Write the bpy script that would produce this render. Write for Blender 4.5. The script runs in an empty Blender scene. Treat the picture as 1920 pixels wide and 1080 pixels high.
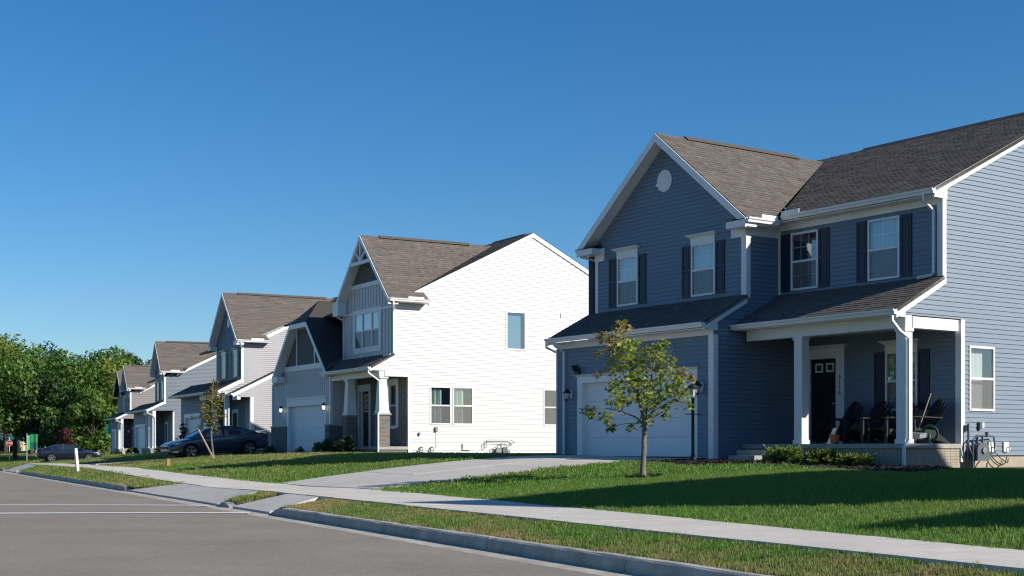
import bpy, bmesh, math, random
import numpy as np
from mathutils import Vector, Matrix
from math import sin, cos, tan, pi, radians as R

S = bpy.context.scene
COL = S.collection
rnd = random.Random(7)
nrng = np.random.default_rng(11)

# ------------------------------------------------------------------ camera, light, exposure
cd = bpy.data.cameras.new('camera'); CAM = bpy.data.objects.new('camera', cd); COL.objects.link(CAM)
EYE = 1.1
CAM.location = (0, 0, EYE); CAM.rotation_euler = (R(90), 0, 0)
cd.sensor_width = 36; cd.lens = 48.75; cd.shift_y = 0.1578; cd.clip_start = 0.1; cd.clip_end = 6000
S.camera = CAM

SUN_AZ = -26.0      # degrees from +X towards +Y, horizontal bearing of the sun
SUN_EL = 29.0
w = bpy.data.worlds.new('World'); S.world = w; w.use_nodes = True
nt = w.node_tree; bg = nt.nodes['Background']
sky = nt.nodes.new('ShaderNodeTexSky'); sky.sky_type = 'NISHITA'; sky.sun_disc = False
sky.sun_elevation = R(SUN_EL); sky.sun_rotation = R(90 - SUN_AZ)
sky.altitude = 0; sky.air_density = 1.0; sky.dust_density = 0.3; sky.ozone_density = 6.0
hs = nt.nodes.new("ShaderNodeHueSaturation"); hs.inputs["Saturation"].default_value = 1.22; nt.links.new(sky.outputs[0], hs.inputs["Color"]); nt.links.new(hs.outputs[0], bg.inputs[0]); bg.inputs[1].default_value = 0.089
sl = bpy.data.lights.new('sun', 'SUN'); SUN = bpy.data.objects.new('sun', sl); COL.objects.link(SUN)
sl.energy = 4.8; sl.angle = R(0.53); sl.color = (1.0, 0.93, 0.82)
sd = Vector((cos(R(SUN_EL))*cos(R(SUN_AZ)), cos(R(SUN_EL))*sin(R(SUN_AZ)), sin(R(SUN_EL))))
SUN.rotation_euler = sd.to_track_quat('Z', 'Y').to_euler(); SUN.location = (60, -20, 40)
S.view_settings.view_transform = 'Standard'; S.view_settings.look = 'None'
S.view_settings.exposure = 0.4; S.view_settings.gamma = 1.0; S.view_settings.use_curve_mapping = False
S.render.engine = 'CYCLES'
S.cycles.max_bounces = 6; S.cycles.filter_width = 1.2; S.cycles.transparent_max_bounces = 12; S.cycles.caustics_reflective = False; S.cycles.caustics_refractive = False

# ------------------------------------------------------------------ materials
MATS = {}
def mat(name, col, rough=0.6, noise=0.0, nscale=5.0, bump=0.0, bscale=60.0, metal=0.0, spec=0.5, tone=False, col2=None, scale2=1.0, coat=0.0, stretch=None):
    m = bpy.data.materials.new(name); m.use_nodes = True; MATS[name] = m
    t = m.node_tree; n = t.nodes; b = n['Principled BSDF']
    b.inputs['Roughness'].default_value = rough; b.inputs['Metallic'].default_value = metal
    b.inputs['Specular IOR Level'].default_value = spec; b.inputs['Coat Weight'].default_value = coat
    b.inputs['Base Color'].default_value = (*col, 1)
    tc = n.new('ShaderNodeNewGeometry'); pos = tc.outputs['Position']
    if stretch:
        mp = n.new('ShaderNodeMapping'); mp.inputs['Scale'].default_value = stretch
        t.links.new(pos, mp.inputs[0]); pos = mp.outputs[0]
    cur = None
    if col2 is not None:
        nz = n.new('ShaderNodeTexNoise'); nz.inputs['Scale'].default_value = scale2; nz.inputs['Detail'].default_value = 5
        t.links.new(pos, nz.inputs['Vector'])
        rp = n.new('ShaderNodeMapRange'); rp.inputs[1].default_value = 0.38; rp.inputs[2].default_value = 0.64
        t.links.new(nz.outputs[0], rp.inputs[0])
        mx = n.new('ShaderNodeMix'); mx.data_type = 'RGBA'
        mx.inputs[6].default_value = (*col, 1); mx.inputs[7].default_value = (*col2, 1)
        t.links.new(rp.outputs[0], mx.inputs[0]); cur = mx.outputs[2]
    if noise > 0 or tone:
        if cur is None:
            rgb = n.new('ShaderNodeRGB'); rgb.outputs[0].default_value = (*col, 1); cur = rgb.outputs[0]
        fac = None
        if noise > 0:
            nz = n.new('ShaderNodeTexNoise'); nz.inputs['Scale'].default_value = nscale; nz.inputs['Detail'].default_value = 6
            nz.inputs['Roughness'].default_value = 0.65
            t.links.new(pos, nz.inputs['Vector'])
            mr = n.new('ShaderNodeMapRange'); mr.inputs[1].default_value = 0.3; mr.inputs[2].default_value = 0.7
            mr.inputs[3].default_value = 1 - noise; mr.inputs[4].default_value = 1 + noise
            t.links.new(nz.outputs[0], mr.inputs[0]); fac = mr.outputs[0]
        if tone:
            at = n.new('ShaderNodeAttribute'); at.attribute_name = 'tone'
            if fac is None: fac = at.outputs['Fac']
            else:
                mm = n.new('ShaderNodeMath'); mm.operation = 'MULTIPLY'
                t.links.new(fac, mm.inputs[0]); t.links.new(at.outputs['Fac'], mm.inputs[1]); fac = mm.outputs[0]
        vm = n.new('ShaderNodeVectorMath'); vm.operation = 'SCALE'
        t.links.new(cur, vm.inputs[0]); t.links.new(fac, vm.inputs['Scale']); cur = vm.outputs[0]
    if cur is not None: t.links.new(cur, b.inputs['Base Color'])
    if bump > 0:
        nb = n.new('ShaderNodeTexNoise'); nb.inputs['Scale'].default_value = bscale; nb.inputs['Detail'].default_value = 4
        t.links.new(pos, nb.inputs['Vector'])
        bp = n.new('ShaderNodeBump'); bp.inputs['Strength'].default_value = bump; bp.inputs['Distance'].default_value = 0.01
        t.links.new(nb.outputs[0], bp.inputs['Height']); t.links.new(bp.outputs[0], b.inputs['Normal'])
    return m

def mat_glass(name, tint=(0.80, 0.86, 0.88), base=0.20):
    m = bpy.data.materials.new(name); m.use_nodes = True; MATS[name] = m
    t = m.node_tree; n = t.nodes; n.remove(n['Principled BSDF']); out = n['Material Output']
    tr = n.new('ShaderNodeBsdfTransparent'); tr.inputs[0].default_value = (*tint, 1)
    gl = n.new('ShaderNodeBsdfGlossy'); gl.inputs['Roughness'].default_value = 0.015; gl.inputs[0].default_value = (0.95, 0.97, 1, 1)
    lw = n.new('ShaderNodeLayerWeight'); lw.inputs[0].default_value = 0.5
    pw = n.new('ShaderNodeMath'); pw.operation = 'POWER'; t.links.new(lw.outputs['Facing'], pw.inputs[0]); pw.inputs[1].default_value = 3.5
    fr = n.new('ShaderNodeMath'); fr.operation = 'MULTIPLY_ADD'; t.links.new(pw.outputs[0], fr.inputs[0]); fr.inputs[1].default_value = 1-base; fr.inputs[2].default_value = base
    mx = n.new('ShaderNodeMixShader'); t.links.new(fr.outputs[0], mx.inputs[0])
    t.links.new(tr.outputs[0], mx.inputs[1]); t.links.new(gl.outputs[0], mx.inputs[2]); t.links.new(mx.outputs[0], out.inputs[0])
    return m
def mat_screen(name):
    m = bpy.data.materials.new(name); m.use_nodes = True; MATS[name] = m
    t = m.node_tree; n = t.nodes; b = n['Principled BSDF']; out = n['Material Output']
    b.inputs['Base Color'].default_value = (0.22, 0.22, 0.225, 1); b.inputs['Roughness'].default_value = 0.9
    tr = n.new('ShaderNodeBsdfTransparent'); mx = n.new('ShaderNodeMixShader'); mx.inputs[0].default_value = 0.5
    t.links.new(tr.outputs[0], mx.inputs[1]); t.links.new(b.outputs[0], mx.inputs[2]); t.links.new(mx.outputs[0], out.inputs[0])
    return m
def mat_leaf(name, trans=0.45, rough=0.5, spec=0.35):
    """colour comes from the per-face colour attribute 'leafcol'"""
    m = bpy.data.materials.new(name); m.use_nodes = True; MATS[name] = m
    t = m.node_tree; n = t.nodes; b = n['Principled BSDF']; out = n['Material Output']
    at = n.new('ShaderNodeAttribute'); at.attribute_name = 'leafcol'
    t.links.new(at.outputs['Color'], b.inputs['Base Color']); b.inputs['Roughness'].default_value = rough
    b.inputs['Specular IOR Level'].default_value = spec
    tl = n.new('ShaderNodeBsdfTranslucent'); t.links.new(at.outputs['Color'], tl.inputs[0])
    mx = n.new('ShaderNodeMixShader'); mx.inputs[0].default_value = trans
    t.links.new(b.outputs[0], mx.inputs[1]); t.links.new(tl.outputs[0], mx.inputs[2]); t.links.new(mx.outputs[0], out.inputs[0])
    return m
def mat_grass(name):
    """blade colour: green to straw by large world-space patches; strip nearer the road is drier"""
    m = bpy.data.materials.new(name); m.use_nodes = True; MATS[name] = m
    t = m.node_tree; n = t.nodes; b = n['Principled BSDF']; out = n['Material Output']
    at = n.new('ShaderNodeAttribute'); at.attribute_name = 'dry'; at.attribute_type = 'INSTANCER'
    at2 = n.new('ShaderNodeAttribute'); at2.attribute_name = 'leafcol'
    mx = n.new('ShaderNodeMix'); mx.data_type = 'RGBA'
    t.links.new(at.outputs['Fac'], mx.inputs[0]); t.links.new(at2.outputs['Color'], mx.inputs[6]); mx.inputs[7].default_value = (0.40, 0.31, 0.145, 1)
    t.links.new(mx.outputs[2], b.inputs['Base Color']); b.inputs['Roughness'].default_value = 0.6; b.inputs['Specular IOR Level'].default_value = 0.25
    tl = n.new('ShaderNodeBsdfTranslucent'); t.links.new(mx.outputs[2], tl.inputs[0])
    ms = n.new('ShaderNodeMixShader'); ms.inputs[0].default_value = 0.35
    t.links.new(b.outputs[0], ms.inputs[1]); t.links.new(tl.outputs[0], ms.inputs[2]); t.links.new(ms.outputs[0], out.inputs[0])
    return m
def mat_brick(name, c1, c2, mortar, sx, sy, plane='f'):
    """stack of brick courses in world height; far masonry whose bricks are 3 px high"""
    m = bpy.data.materials.new(name); m.use_nodes = True; MATS[name] = m
    t = m.node_tree; n = t.nodes; b = n['Principled BSDF']
    tc = n.new('ShaderNodeTexCoord'); sp = n.new('ShaderNodeSeparateXYZ'); cm = n.new('ShaderNodeCombineXYZ')
    t.links.new(tc.outputs['Object'], sp.inputs[0])
    ad = n.new('ShaderNodeMath'); ad.operation = 'ADD'
    t.links.new(sp.outputs[0], ad.inputs[0]); t.links.new(sp.outputs[1], ad.inputs[1])
    t.links.new(ad.outputs[0], cm.inputs[0]); t.links.new(sp.outputs[2], cm.inputs[1])
    br = n.new('ShaderNodeTexBrick'); br.inputs['Scale'].default_value = 1.0
    br.inputs['Brick Width'].default_value = sx; br.inputs['Row Height'].default_value = sy
    br.inputs['Mortar Size'].default_value = 0.006; br.inputs['Mortar Smooth'].default_value = 0.3
    br.inputs['Color1'].default_value = (*c1, 1); br.inputs['Color2'].default_value = (*c2, 1); br.inputs['Mortar'].default_value = (*mortar, 1)
    t.links.new(cm.outputs[0], br.inputs['Vector']); t.links.new(br.outputs[0], b.inputs['Base Color'])
    bp = n.new('ShaderNodeBump'); bp.inputs['Strength'].default_value = 0.6; bp.inputs['Distance'].default_value = 0.008; bp.invert = True
    t.links.new(br.outputs['Fac'], bp.inputs['Height']); t.links.new(bp.outputs[0], b.inputs['Normal'])
    b.inputs['Roughness'].default_value = 0.9
    return m
def mat_emit(name, col, e):
    m = mat(name, col, 0.4); b = m.node_tree.nodes['Principled BSDF']
    b.inputs['Emission Color'].default_value = (*col, 1); b.inputs['Emission Strength'].default_value = e
    return m

mat('siding_blue', (0.158, 0.210, 0.275), 0.5, noise=0.05, nscale=1.3, bump=0.15, bscale=45, stretch=(1, 1, 6))
mat('siding_white', (0.59, 0.59, 0.59), 0.5, noise=0.02, nscale=1.0)
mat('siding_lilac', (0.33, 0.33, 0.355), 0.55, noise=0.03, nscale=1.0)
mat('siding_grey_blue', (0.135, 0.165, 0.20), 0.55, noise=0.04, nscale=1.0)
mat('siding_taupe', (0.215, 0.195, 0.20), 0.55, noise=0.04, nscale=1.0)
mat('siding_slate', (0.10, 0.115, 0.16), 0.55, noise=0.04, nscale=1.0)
mat('trim_white', (0.78, 0.78, 0.78), 0.42, noise=0.03, nscale=2.0)
mat('shake_grey', (0.115, 0.12, 0.115), 0.8, noise=0.12, nscale=6)
mat('shingle_brown', (0.134, 0.116, 0.102), 0.92, noise=0.06, nscale=7.0, tone=True, bump=0.5, bscale=220, spec=0.2)
mat('roof_deck', (0.05, 0.045, 0.04), 0.9)
mat('asphalt', (0.275, 0.243, 0.202), 0.9, noise=0.13, nscale=0.45, bump=0.7, bscale=90, col2=(0.215, 0.192, 0.162), scale2=26.0, spec=0.2)
mat('concrete_walk', (0.53, 0.495, 0.44), 0.85, noise=0.10, nscale=1.4, bump=0.25, bscale=160, col2=(0.58, 0.545, 0.485), scale2=9.0, spec=0.3)
mat('concrete_drive', (0.48, 0.45, 0.405), 0.85, noise=0.10, nscale=0.9, bump=0.2, bscale=160, col2=(0.53, 0.50, 0.45), scale2=5.0, spec=0.3)
mat('concrete_kerb', (0.34, 0.315, 0.27), 0.88, noise=0.22, nscale=2.2, bump=0.5, bscale=60, col2=(0.43, 0.40, 0.35), scale2=3.0, spec=0.3)
mat('concrete_step', (0.36, 0.34, 0.31), 0.85, noise=0.15, nscale=3.0, bump=0.2, bscale=80)
mat('block_tan', (0.38, 0.335, 0.26), 0.9, noise=0.14, nscale=3.5, bump=0.4, bscale=50)
mat('mortar', (0.30, 0.28, 0.24), 0.95)
mat('road_paint', (0.72, 0.70, 0.66), 0.7, noise=0.16, nscale=9.0)
mat('soil', (0.075, 0.085, 0.032), 0.95, noise=0.35, nscale=1.2, col2=(0.11, 0.10, 0.045), scale2=1.0)
mat('far_ground', (0.07, 0.10, 0.035), 0.95, noise=0.3, nscale=0.2, col2=(0.12, 0.12, 0.05), scale2=0.12)
mat('mulch', (0.020, 0.014, 0.011), 0.95, noise=0.5, nscale=30, bump=1.0, bscale=60, tone=True)
mat('shutter_navy', (0.016, 0.026, 0.050), 0.5)
mat('door_black', (0.008, 0.008, 0.014), 0.35)
mat('door_brown', (0.02, 0.018, 0.022), 0.4)
mat('garage_white', (0.80, 0.80, 0.80), 0.45, noise=0.02, nscale=2)
mat('curtain', (0.62, 0.62, 0.60), 0.9)
mat('blind_blue', (0.17, 0.29, 0.38), 0.8)
mat('curtain_green', (0.52, 0.62, 0.56), 0.9)
mat('blind_white', (0.70, 0.70, 0.66), 0.8)
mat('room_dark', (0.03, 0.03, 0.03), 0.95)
mat('metal_black', (0.012, 0.012, 0.013), 0.45)
mat('metal_grey', (0.22, 0.23, 0.24), 0.5, metal=0.3)
mat('metal_dark_grey', (0.09, 0.115, 0.135), 0.5)
mat('plastic_white', (0.75, 0.75, 0.73), 0.5)
mat('chair_black', (0.010, 0.011, 0.014), 0.55)
mat('lamp_glass', (0.55, 0.58, 0.6), 0.2)
mat_emit('lamp_lit', (1.0, 0.93, 0.8), 1.6)
mat('bark', (0.17, 0.145, 0.125), 0.9, noise=0.3, nscale=12, bump=0.5, bscale=40)
mat('bark_dark', (0.055, 0.045, 0.035), 0.95, noise=0.3, nscale=5)
mat('wood_stake', (0.36, 0.27, 0.19), 0.85, noise=0.2, nscale=10)
mat('wood_post', (0.33, 0.20, 0.07), 0.8, noise=0.2, nscale=10)
mat('brush_tan', (0.45, 0.36, 0.22), 0.9)
mat('hose_green', (0.02, 0.10, 0.07), 0.5)
mat('pot_terracotta', (0.22, 0.07, 0.04), 0.8)
mat('car_blue', (0.030, 0.048, 0.078), 0.28, metal=0.35, coat=1.0)
mat('car_navy', (0.008, 0.012, 0.030), 0.28, metal=0.3, coat=1.0)
mat('car_glass', (0.02, 0.03, 0.035), 0.03, spec=0.9)
mat('chrome', (0.75, 0.76, 0.78), 0.12, metal=1.0)
mat('tyre', (0.012, 0.012, 0.012), 0.85)
mat('rim_alloy', (0.55, 0.56, 0.58), 0.3, metal=0.9)
mat('rim_dark', (0.02, 0.02, 0.022), 0.4, metal=0.6)
mat('plastic_black', (0.012, 0.012, 0.013), 0.6)
mat('headlight', (0.55, 0.58, 0.62), 0.1, spec=0.9)
mat('tail_red', (0.14, 0.008, 0.008), 0.2, spec=0.8)
mat('sign_red', (0.42, 0.015, 0.02), 0.45)
mat('sign_white', (0.78, 0.78, 0.78), 0.5)
mat('sign_teal', (0.01, 0.16, 0.12), 0.5)
mat('flag_green', (0.03, 0.33, 0.13), 0.7)
mat('flag_teal_and_shade', (0.01, 0.13, 0.11), 0.7)  # teal cloth, and the shade painted on the wider banner's lower half
mat('wall_cream', (0.55, 0.48, 0.28), 0.8, noise=0.06, nscale=0.7)
mat('wall_pink', (0.62, 0.50, 0.43), 0.8, noise=0.06, nscale=0.7)
mat('roof_far', (0.12, 0.125, 0.135), 0.9, noise=0.2, nscale=2)
mat_glass('glass'); mat_screen('screen'); mat_leaf('leaf'); mat_leaf('needle', 0.25); mat_grass('grass_blade')
mat('glass_far', (0.03, 0.045, 0.05), 0.04, spec=1.0)
mat_brick('brick_grey', (0.125, 0.115, 0.11), (0.185, 0.17, 0.16), (0.24, 0.23, 0.22), 0.30, 0.085)

# ------------------------------------------------------------------ mesh helpers
class MB:
    """collects polygons; build() links them as one mesh object"""
    def __init__(s): s.v = []; s.f = []; s.tone = []; s.col = []; s.mi = []
    def poly(s, pts, tone=1.0, col=None, mi=0):
        i = len(s.v); s.v.extend([tuple(p) for p in pts]); s.f.append(tuple(range(i, i+len(pts)))); s.tone.append(tone); s.col.append(col); s.mi.append(mi)
    def box(s, x0, x1, y0, y1, z0, z1, mi=0):
        i = len(s.v)
        s.v += [(x0,y0,z0),(x1,y0,z0),(x1,y1,z0),(x0,y1,z0),(x0,y0,z1),(x1,y0,z1),(x1,y1,z1),(x0,y1,z1)]
        for f in ((0,3,2,1),(4,5,6,7),(0,1,5,4),(1,2,6,5),(2,3,7,6),(3,0,4,7)):
            s.f.append(tuple(i+k for k in f)); s.tone.append(1); s.col.append(None); s.mi.append(mi)
        return s
    def prism(s, pts, vec, mi=0, tone=1.0):
        """planar polygon extruded along vec"""
        vec = Vector(vec); a = [Vector(p) for p in pts]; b = [p+vec for p in a]; n = len(a)
        i = len(s.v); s.v += [tuple(p) for p in a] + [tuple(p) for p in b]
        s.f.append(tuple(i+k for k in range(n))); s.f.append(tuple(i+n+k for k in reversed(range(n))))
        for k in range(n): s.f.append((i+k, i+n+k, i+n+(k+1) % n, i+(k+1) % n))
        for _ in range(n+2): s.tone.append(tone); s.col.append(None); s.mi.append(mi)
        return s
    def tube(s, pts, r, n=8, r2=None, cap=True, mi=0):
        pts = [Vector(p) for p in pts]; m = len(pts); rings = []
        up = None
        for k, p in enumerate(pts):
            d = (pts[min(k+1, m-1)] - pts[max(k-1, 0)]).normalized()
            if up is None:
                up = Vector((0, 0, 1)) if abs(d.z) < 0.9 else Vector((1, 0, 0))
            x = d.cross(up); 
            if x.length < 1e-5: x = d.cross(Vector((0, 1, 0)))
            x.normalize(); y = x.cross(d).normalized(); up = y
            rr = r if r2 is None else r + (r2-r)*k/(m-1)
            if isinstance(r, (list, tuple)): rr = r[k]
            i = len(s.v)
            for j in range(n):
                a = 2*pi*(j+0.5)/n; q = p + x*(cos(a)*rr) + y*(sin(a)*rr); s.v.append(tuple(q))
            rings.append(i)
        for a, b in zip(rings, rings[1:]):
            for j in range(n):
                s.f.append((a+j, a+(j+1) % n, b+(j+1) % n, b+j)); s.tone.append(1); s.col.append(None); s.mi.append(mi)
        if cap:
            for a in (rings[0], rings[-1]):
                s.f.append(tuple(a+j for j in range(n))); s.tone.append(1); s.col.append(None); s.mi.append(mi)
        return s
    def lathe(s, prof, c=(0,0,0), n=16, axis='z', mi=0):
        """prof: (radius, height) pairs"""
        rings = []
        for r_, h in prof:
            i = len(s.v)
            for j in range(n):
                a = 2*pi*j/n; x, y = cos(a)*r_, sin(a)*r_
                p = {'z': (x, y, h), 'y': (x, h, y), 'x': (h, x, y)}[axis]
                s.v.append((p[0]+c[0], p[1]+c[1], p[2]+c[2]))
            rings.append(i)
        for a, b in zip(rings, rings[1:]):
            for j in range(n):
                s.f.append((a+j, a+(j+1) % n, b+(j+1) % n, b+j)); s.tone.append(1); s.col.append(None); s.mi.append(mi)
        for a in (rings[0], rings[-1]):
            s.f.append(tuple(a+j for j in range(n))); s.tone.append(1); s.col.append(None); s.mi.append(mi)
        return s
    def mesh(s, name, mats, smooth=False):
        me = bpy.data.meshes.new(name); me.from_pydata(s.v, [], s.f)
        for m in (mats if isinstance(mats, (list, tuple)) else [mats]): me.materials.append(MATS[m])
        if any(s.mi): me.polygons.foreach_set('material_index', s.mi)
        if any(t != 1 for t in s.tone):
            a = me.attributes.new('tone', 'FLOAT', 'FACE'); a.data.foreach_set('value', s.tone)
        elif 'shingle_brown' in mats or 'mulch' in mats:
            a = me.attributes.new('tone', 'FLOAT', 'FACE'); a.data.foreach_set('value', [1.0]*len(s.f))
        if any(c is not None for c in s.col):
            a = me.attributes.new('leafcol', 'FLOAT_COLOR', 'FACE')
            flat = []
            for c in s.col: flat.extend((*(c or (0.05, 0.08, 0.03)), 1.0))
            a.data.foreach_set('color', flat)
        if smooth: me.shade_smooth()
        me.update()
        return me
    def build(s, name, mats, parent=None, loc=None, smooth=False):
        o = bpy.data.objects.new(name, s.mesh(name, mats, smooth)); COL.objects.link(o)
        if parent is not None: o.parent = parent
        if loc is not None: o.location = loc
        return o

def empty(name, loc, rz=0.0, parent=None):
    o = bpy.data.objects.new(name, None); COL.objects.link(o); o.location = loc; o.rotation_euler = (0, 0, rz)
    o.empty_display_size = 0.3
    if parent is not None: o.parent = parent
    return o
def tag(o, label=None, cat=None, group=None, kind=None):
    if label: o['label'] = label
    if cat: o['category'] = cat
    if group: o['group'] = group
    if kind: o['kind'] = kind
    return o
def copy_tree(o, parent=None):
    c = o.copy(); COL.objects.link(c)
    if parent is not None: c.parent = parent
    for ch in list(o.children): copy_tree(ch, c)
    return c

def clip(poly, axis, val, keep_less):
    out = []
    for i in range(len(poly)):
        p, q = poly[i], poly[(i+1) % len(poly)]
        a = (p[axis] <= val+1e-9) if keep_less else (p[axis] >= val-1e-9)
        b = (q[axis] <= val+1e-9) if keep_less else (q[axis] >= val-1e-9)
        if a: out.append(p)
        if a != b:
            d = q[axis]-p[axis]
            if abs(d) > 1e-12:
                t = (val-p[axis])/d; r_ = [p[0]+(q[0]-p[0])*t, p[1]+(q[1]-p[1])*t]; r_[axis] = val; out.append(tuple(r_))
    res = []
    for p in out:
        if not res or abs(p[0]-res[-1][0])+abs(p[1]-res[-1][1]) > 1e-6: res.append(p)
    if len(res) > 1 and abs(res[0][0]-res[-1][0])+abs(res[0][1]-res[-1][1]) < 1e-6: res.pop()
    return res if len(res) >= 3 else []
def band(poly, z0, z1): 
    p = clip(poly, 1, z0, False); return clip(p, 1, z1, True) if p else []
def pieces(polys, ops, z0, z1):
    """convex polygons cut to the band z0..z1 minus rectangular openings (a0,a1,zlo,zhi)"""
    cuts = sorted({z0, z1} | {z for o in ops for z in o[2:] if z0 < z < z1}); out = []
    for a, b in zip(cuts, cuts[1:]):
        if b-a < 1e-4: continue
        act = sorted([o for o in ops if o[2] < b-1e-6 and o[3] > a+1e-6])
        for pl in polys:
            p = band(pl, a, b)
            if not p: continue
            rest = p
            for o in act:
                L = clip(rest, 0, o[0], True)
                if L: out.append(L)
                rest = clip(rest, 0, o[1], False)
                if not rest: break
            if rest: out.append(rest)
    return out

# ------------------------------------------------------------------ place: street frame and ground height
BE = R(24.8); TH = np.array([-sin(BE), cos(BE)]); NH = np.array([cos(BE), sin(BE)])
def NT(n, t): return (NH[0]*n+TH[0]*t, NH[1]*n+TH[1]*t)
def nt_of(x, y): return x*NH[0]+y*NH[1], x*TH[0]+y*TH[1]
NROAD = 6.15
def z_road(t): return np.interp(t, [-60, 75, 100, 115, 180, 205, 240, 270, 420], [-1.1, -1.1, -1.3, -1.6, -2.1, -1.95, -1.25, -0.6, 0.3])
def z_walk(t): return np.interp(t, [-60, 27, 32, 38, 52, 75, 100, 115, 180, 205, 240, 270, 420], [-.83, -.85, -.90, -.86, -.70, -.74, -1.08, -1.38, -1.9, -1.8, -1.15, -0.5, 0.4])
def z_yard(t): return np.interp(t, [-60, 20, 26, 28.3, 31, 36, 60, 75, 95, 118, 150, 180, 205, 240, 270, 420], [-.5, -.47, -.44, -.35, -.31, -.2, -.17, -.2, -.35, -.5, -1.0, -1.6, -1.6, -1.0, -.3, .6])
def n_far(t): return np.interp(t, [-20, 0, 8.4, 15, 26, 33, 45, 60, 130, 420], [7.9, 8.2, 8.46, 8.9, 9.4, 9.4, 8.95, 9.0, 9.3, 9.5])
N_NEAR = 7.17
def gz(x, y):
    """ground height (eye level = 0) of the lawns"""
    n, t = nt_of(np.asarray(x, float), np.asarray(y, float))
    f0 = n_far(t); u = np.clip((n-f0)/(17.5-f0), 0, 1)
    k = np.clip((t-85)/25, 0, 1)
    f = (1-k)*(1-(1-u)**1.5) + k*u**1.8
    inner = z_walk(t) + (z_yard(t)-z_walk(t))*f
    s = np.clip((n-(NROAD+.3))/(N_NEAR-NROAD-.3), 0, 1)
    strip = (z_road(t)+.125)*(1-s) + (z_walk(t)-.01)*s
    dip = np.clip((t-23.0)/.4, 0, 1)*np.clip((26.3-t)/.4, 0, 1) + np.clip((t-26.95-(n-6.3)*.6)/.3, 0, 1)*np.clip((38.1-(n-6.2)*2.75-t)/.3, 0, 1) + np.clip((t-67)/.4, 0, 1)*np.clip((76.4-t)/.4, 0, 1)
    return np.where(n < N_NEAR, strip-.16*dip, inner)
def G(x, y, dz=0.0): return (x, y, float(gz(x, y))+EYE+dz)
def pix(px, py, d):
    D = d*2600/(py-843.0); return ((px-960)/2600*D, D)
def ray_ground(px, py, off=0.0):
    """where the sight line through a photo point meets the lawn"""
    lo = None
    for D in np.arange(8, 400, 0.05):
        x = (px-960)/2600*D; z = -(py-843)/2600*D
        if z <= gz(x, D)+off: return (x, D)
    return (x, D)

# ------------------------------------------------------------------ house kit (house space: x along the front, y into the lot, z from eye level)
ZB = 0.5
class House:
    def __init__(s, ox, oy, rot_deg, label, name='house'):
        th = R(rot_deg); s.o = np.array([ox, oy]); s.u = np.array([sin(th), -cos(th)]); s.v = np.array([cos(th), sin(th)])
        s.root = empty(name, (ox, oy, EYE-ZB), th-pi/2); tag(s.root, label, 'house')
    def xy(s, u, v): return tuple(s.o+s.u*u+s.v*v)
    def part(s, name, mb, mats, parent=None, smooth=False, kind=None):
        mb.v = [(p[0], p[1], p[2]+ZB) for p in mb.v]
        o = mb.build(name, mats, parent or s.root, smooth=smooth)
        if kind: o['kind'] = kind
        return o
def pt(pl, a, z, o=0.0):
    k, c = pl
    return {'f': (a, c-o, z), 'r': (c+o, a, z), 'l': (c-o, a, z), 'b': (a, c+o, z)}[k]
def pbox(mb, pl, a0, a1, z0, z1, o0, o1, mi=0):
    p, q = pt(pl, a0, z0, o0), pt(pl, a1, z1, o1)
    mb.box(min(p[0], q[0]), max(p[0], q[0]), min(p[1], q[1]), max(p[1], q[1]), z0, z1, mi)
def wall(H, name, pl, polys, ops, m, e=0.115, z_al=0.0, boards=True, lip=0.021, courses=True, parent=None, board_name='siding_board'):
    """backing sheet with real openings, covered by lapped siding; boards=True makes each course an object"""
    zmin = min(p[1] for q in polys for p in q); zmax = max(p[1] for q in polys for p in q)
    mb = MB()
    for q in pieces(polys, ops, zmin, zmax): mb.poly([pt(pl, a, z, -0.012) for a, z in q])
    W = H.part(name, mb, m, parent)
    if not courses: return W
    k = math.floor((zmin-z_al)/e); allm = MB()
    while z_al + k*e < zmax:
        b0 = z_al+k*e; b1 = b0+e; k += 1
        P = pieces(polys, ops, max(b0, zmin), min(b1, zmax))
        if not P: continue
        j = rnd.uniform(-.001, .001)
        def off(z): return lip + j - (lip-0.002)*(z-b0)/e
        grp = []                                        # pieces that touch make one board; a window parts two boards
        for q in P:
            lo, hi = min(a for a, z in q), max(a for a, z in q); new = [lo, hi, [q]]; keep = []
            for g in grp:
                if g[0] <= new[1]+1e-4 and g[1] >= new[0]-1e-4: new = [min(g[0], new[0]), max(g[1], new[1]), g[2]+new[2]]
                else: keep.append(g)
            grp = keep+[new]
        for g in grp:
            cb = MB() if boards else allm
            for q in g[2]:
                cb.poly([pt(pl, a, z, off(z)) for a, z in q])
                zl = min(z for a, z in q); lows = [a for a, z in q if abs(z-zl) < 1e-6]
                if len(lows) >= 2:
                    a0, a1 = min(lows), max(lows)
                    cb.poly([pt(pl, a0, zl, off(zl)), pt(pl, a1, zl, off(zl)), pt(pl, a1, zl, -0.01), pt(pl, a0, zl, -0.01)])
            if boards: H.part(board_name, cb, m, W)
    if not boards: H.part('siding', allm, m, W, kind='stuff')
    return W
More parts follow.
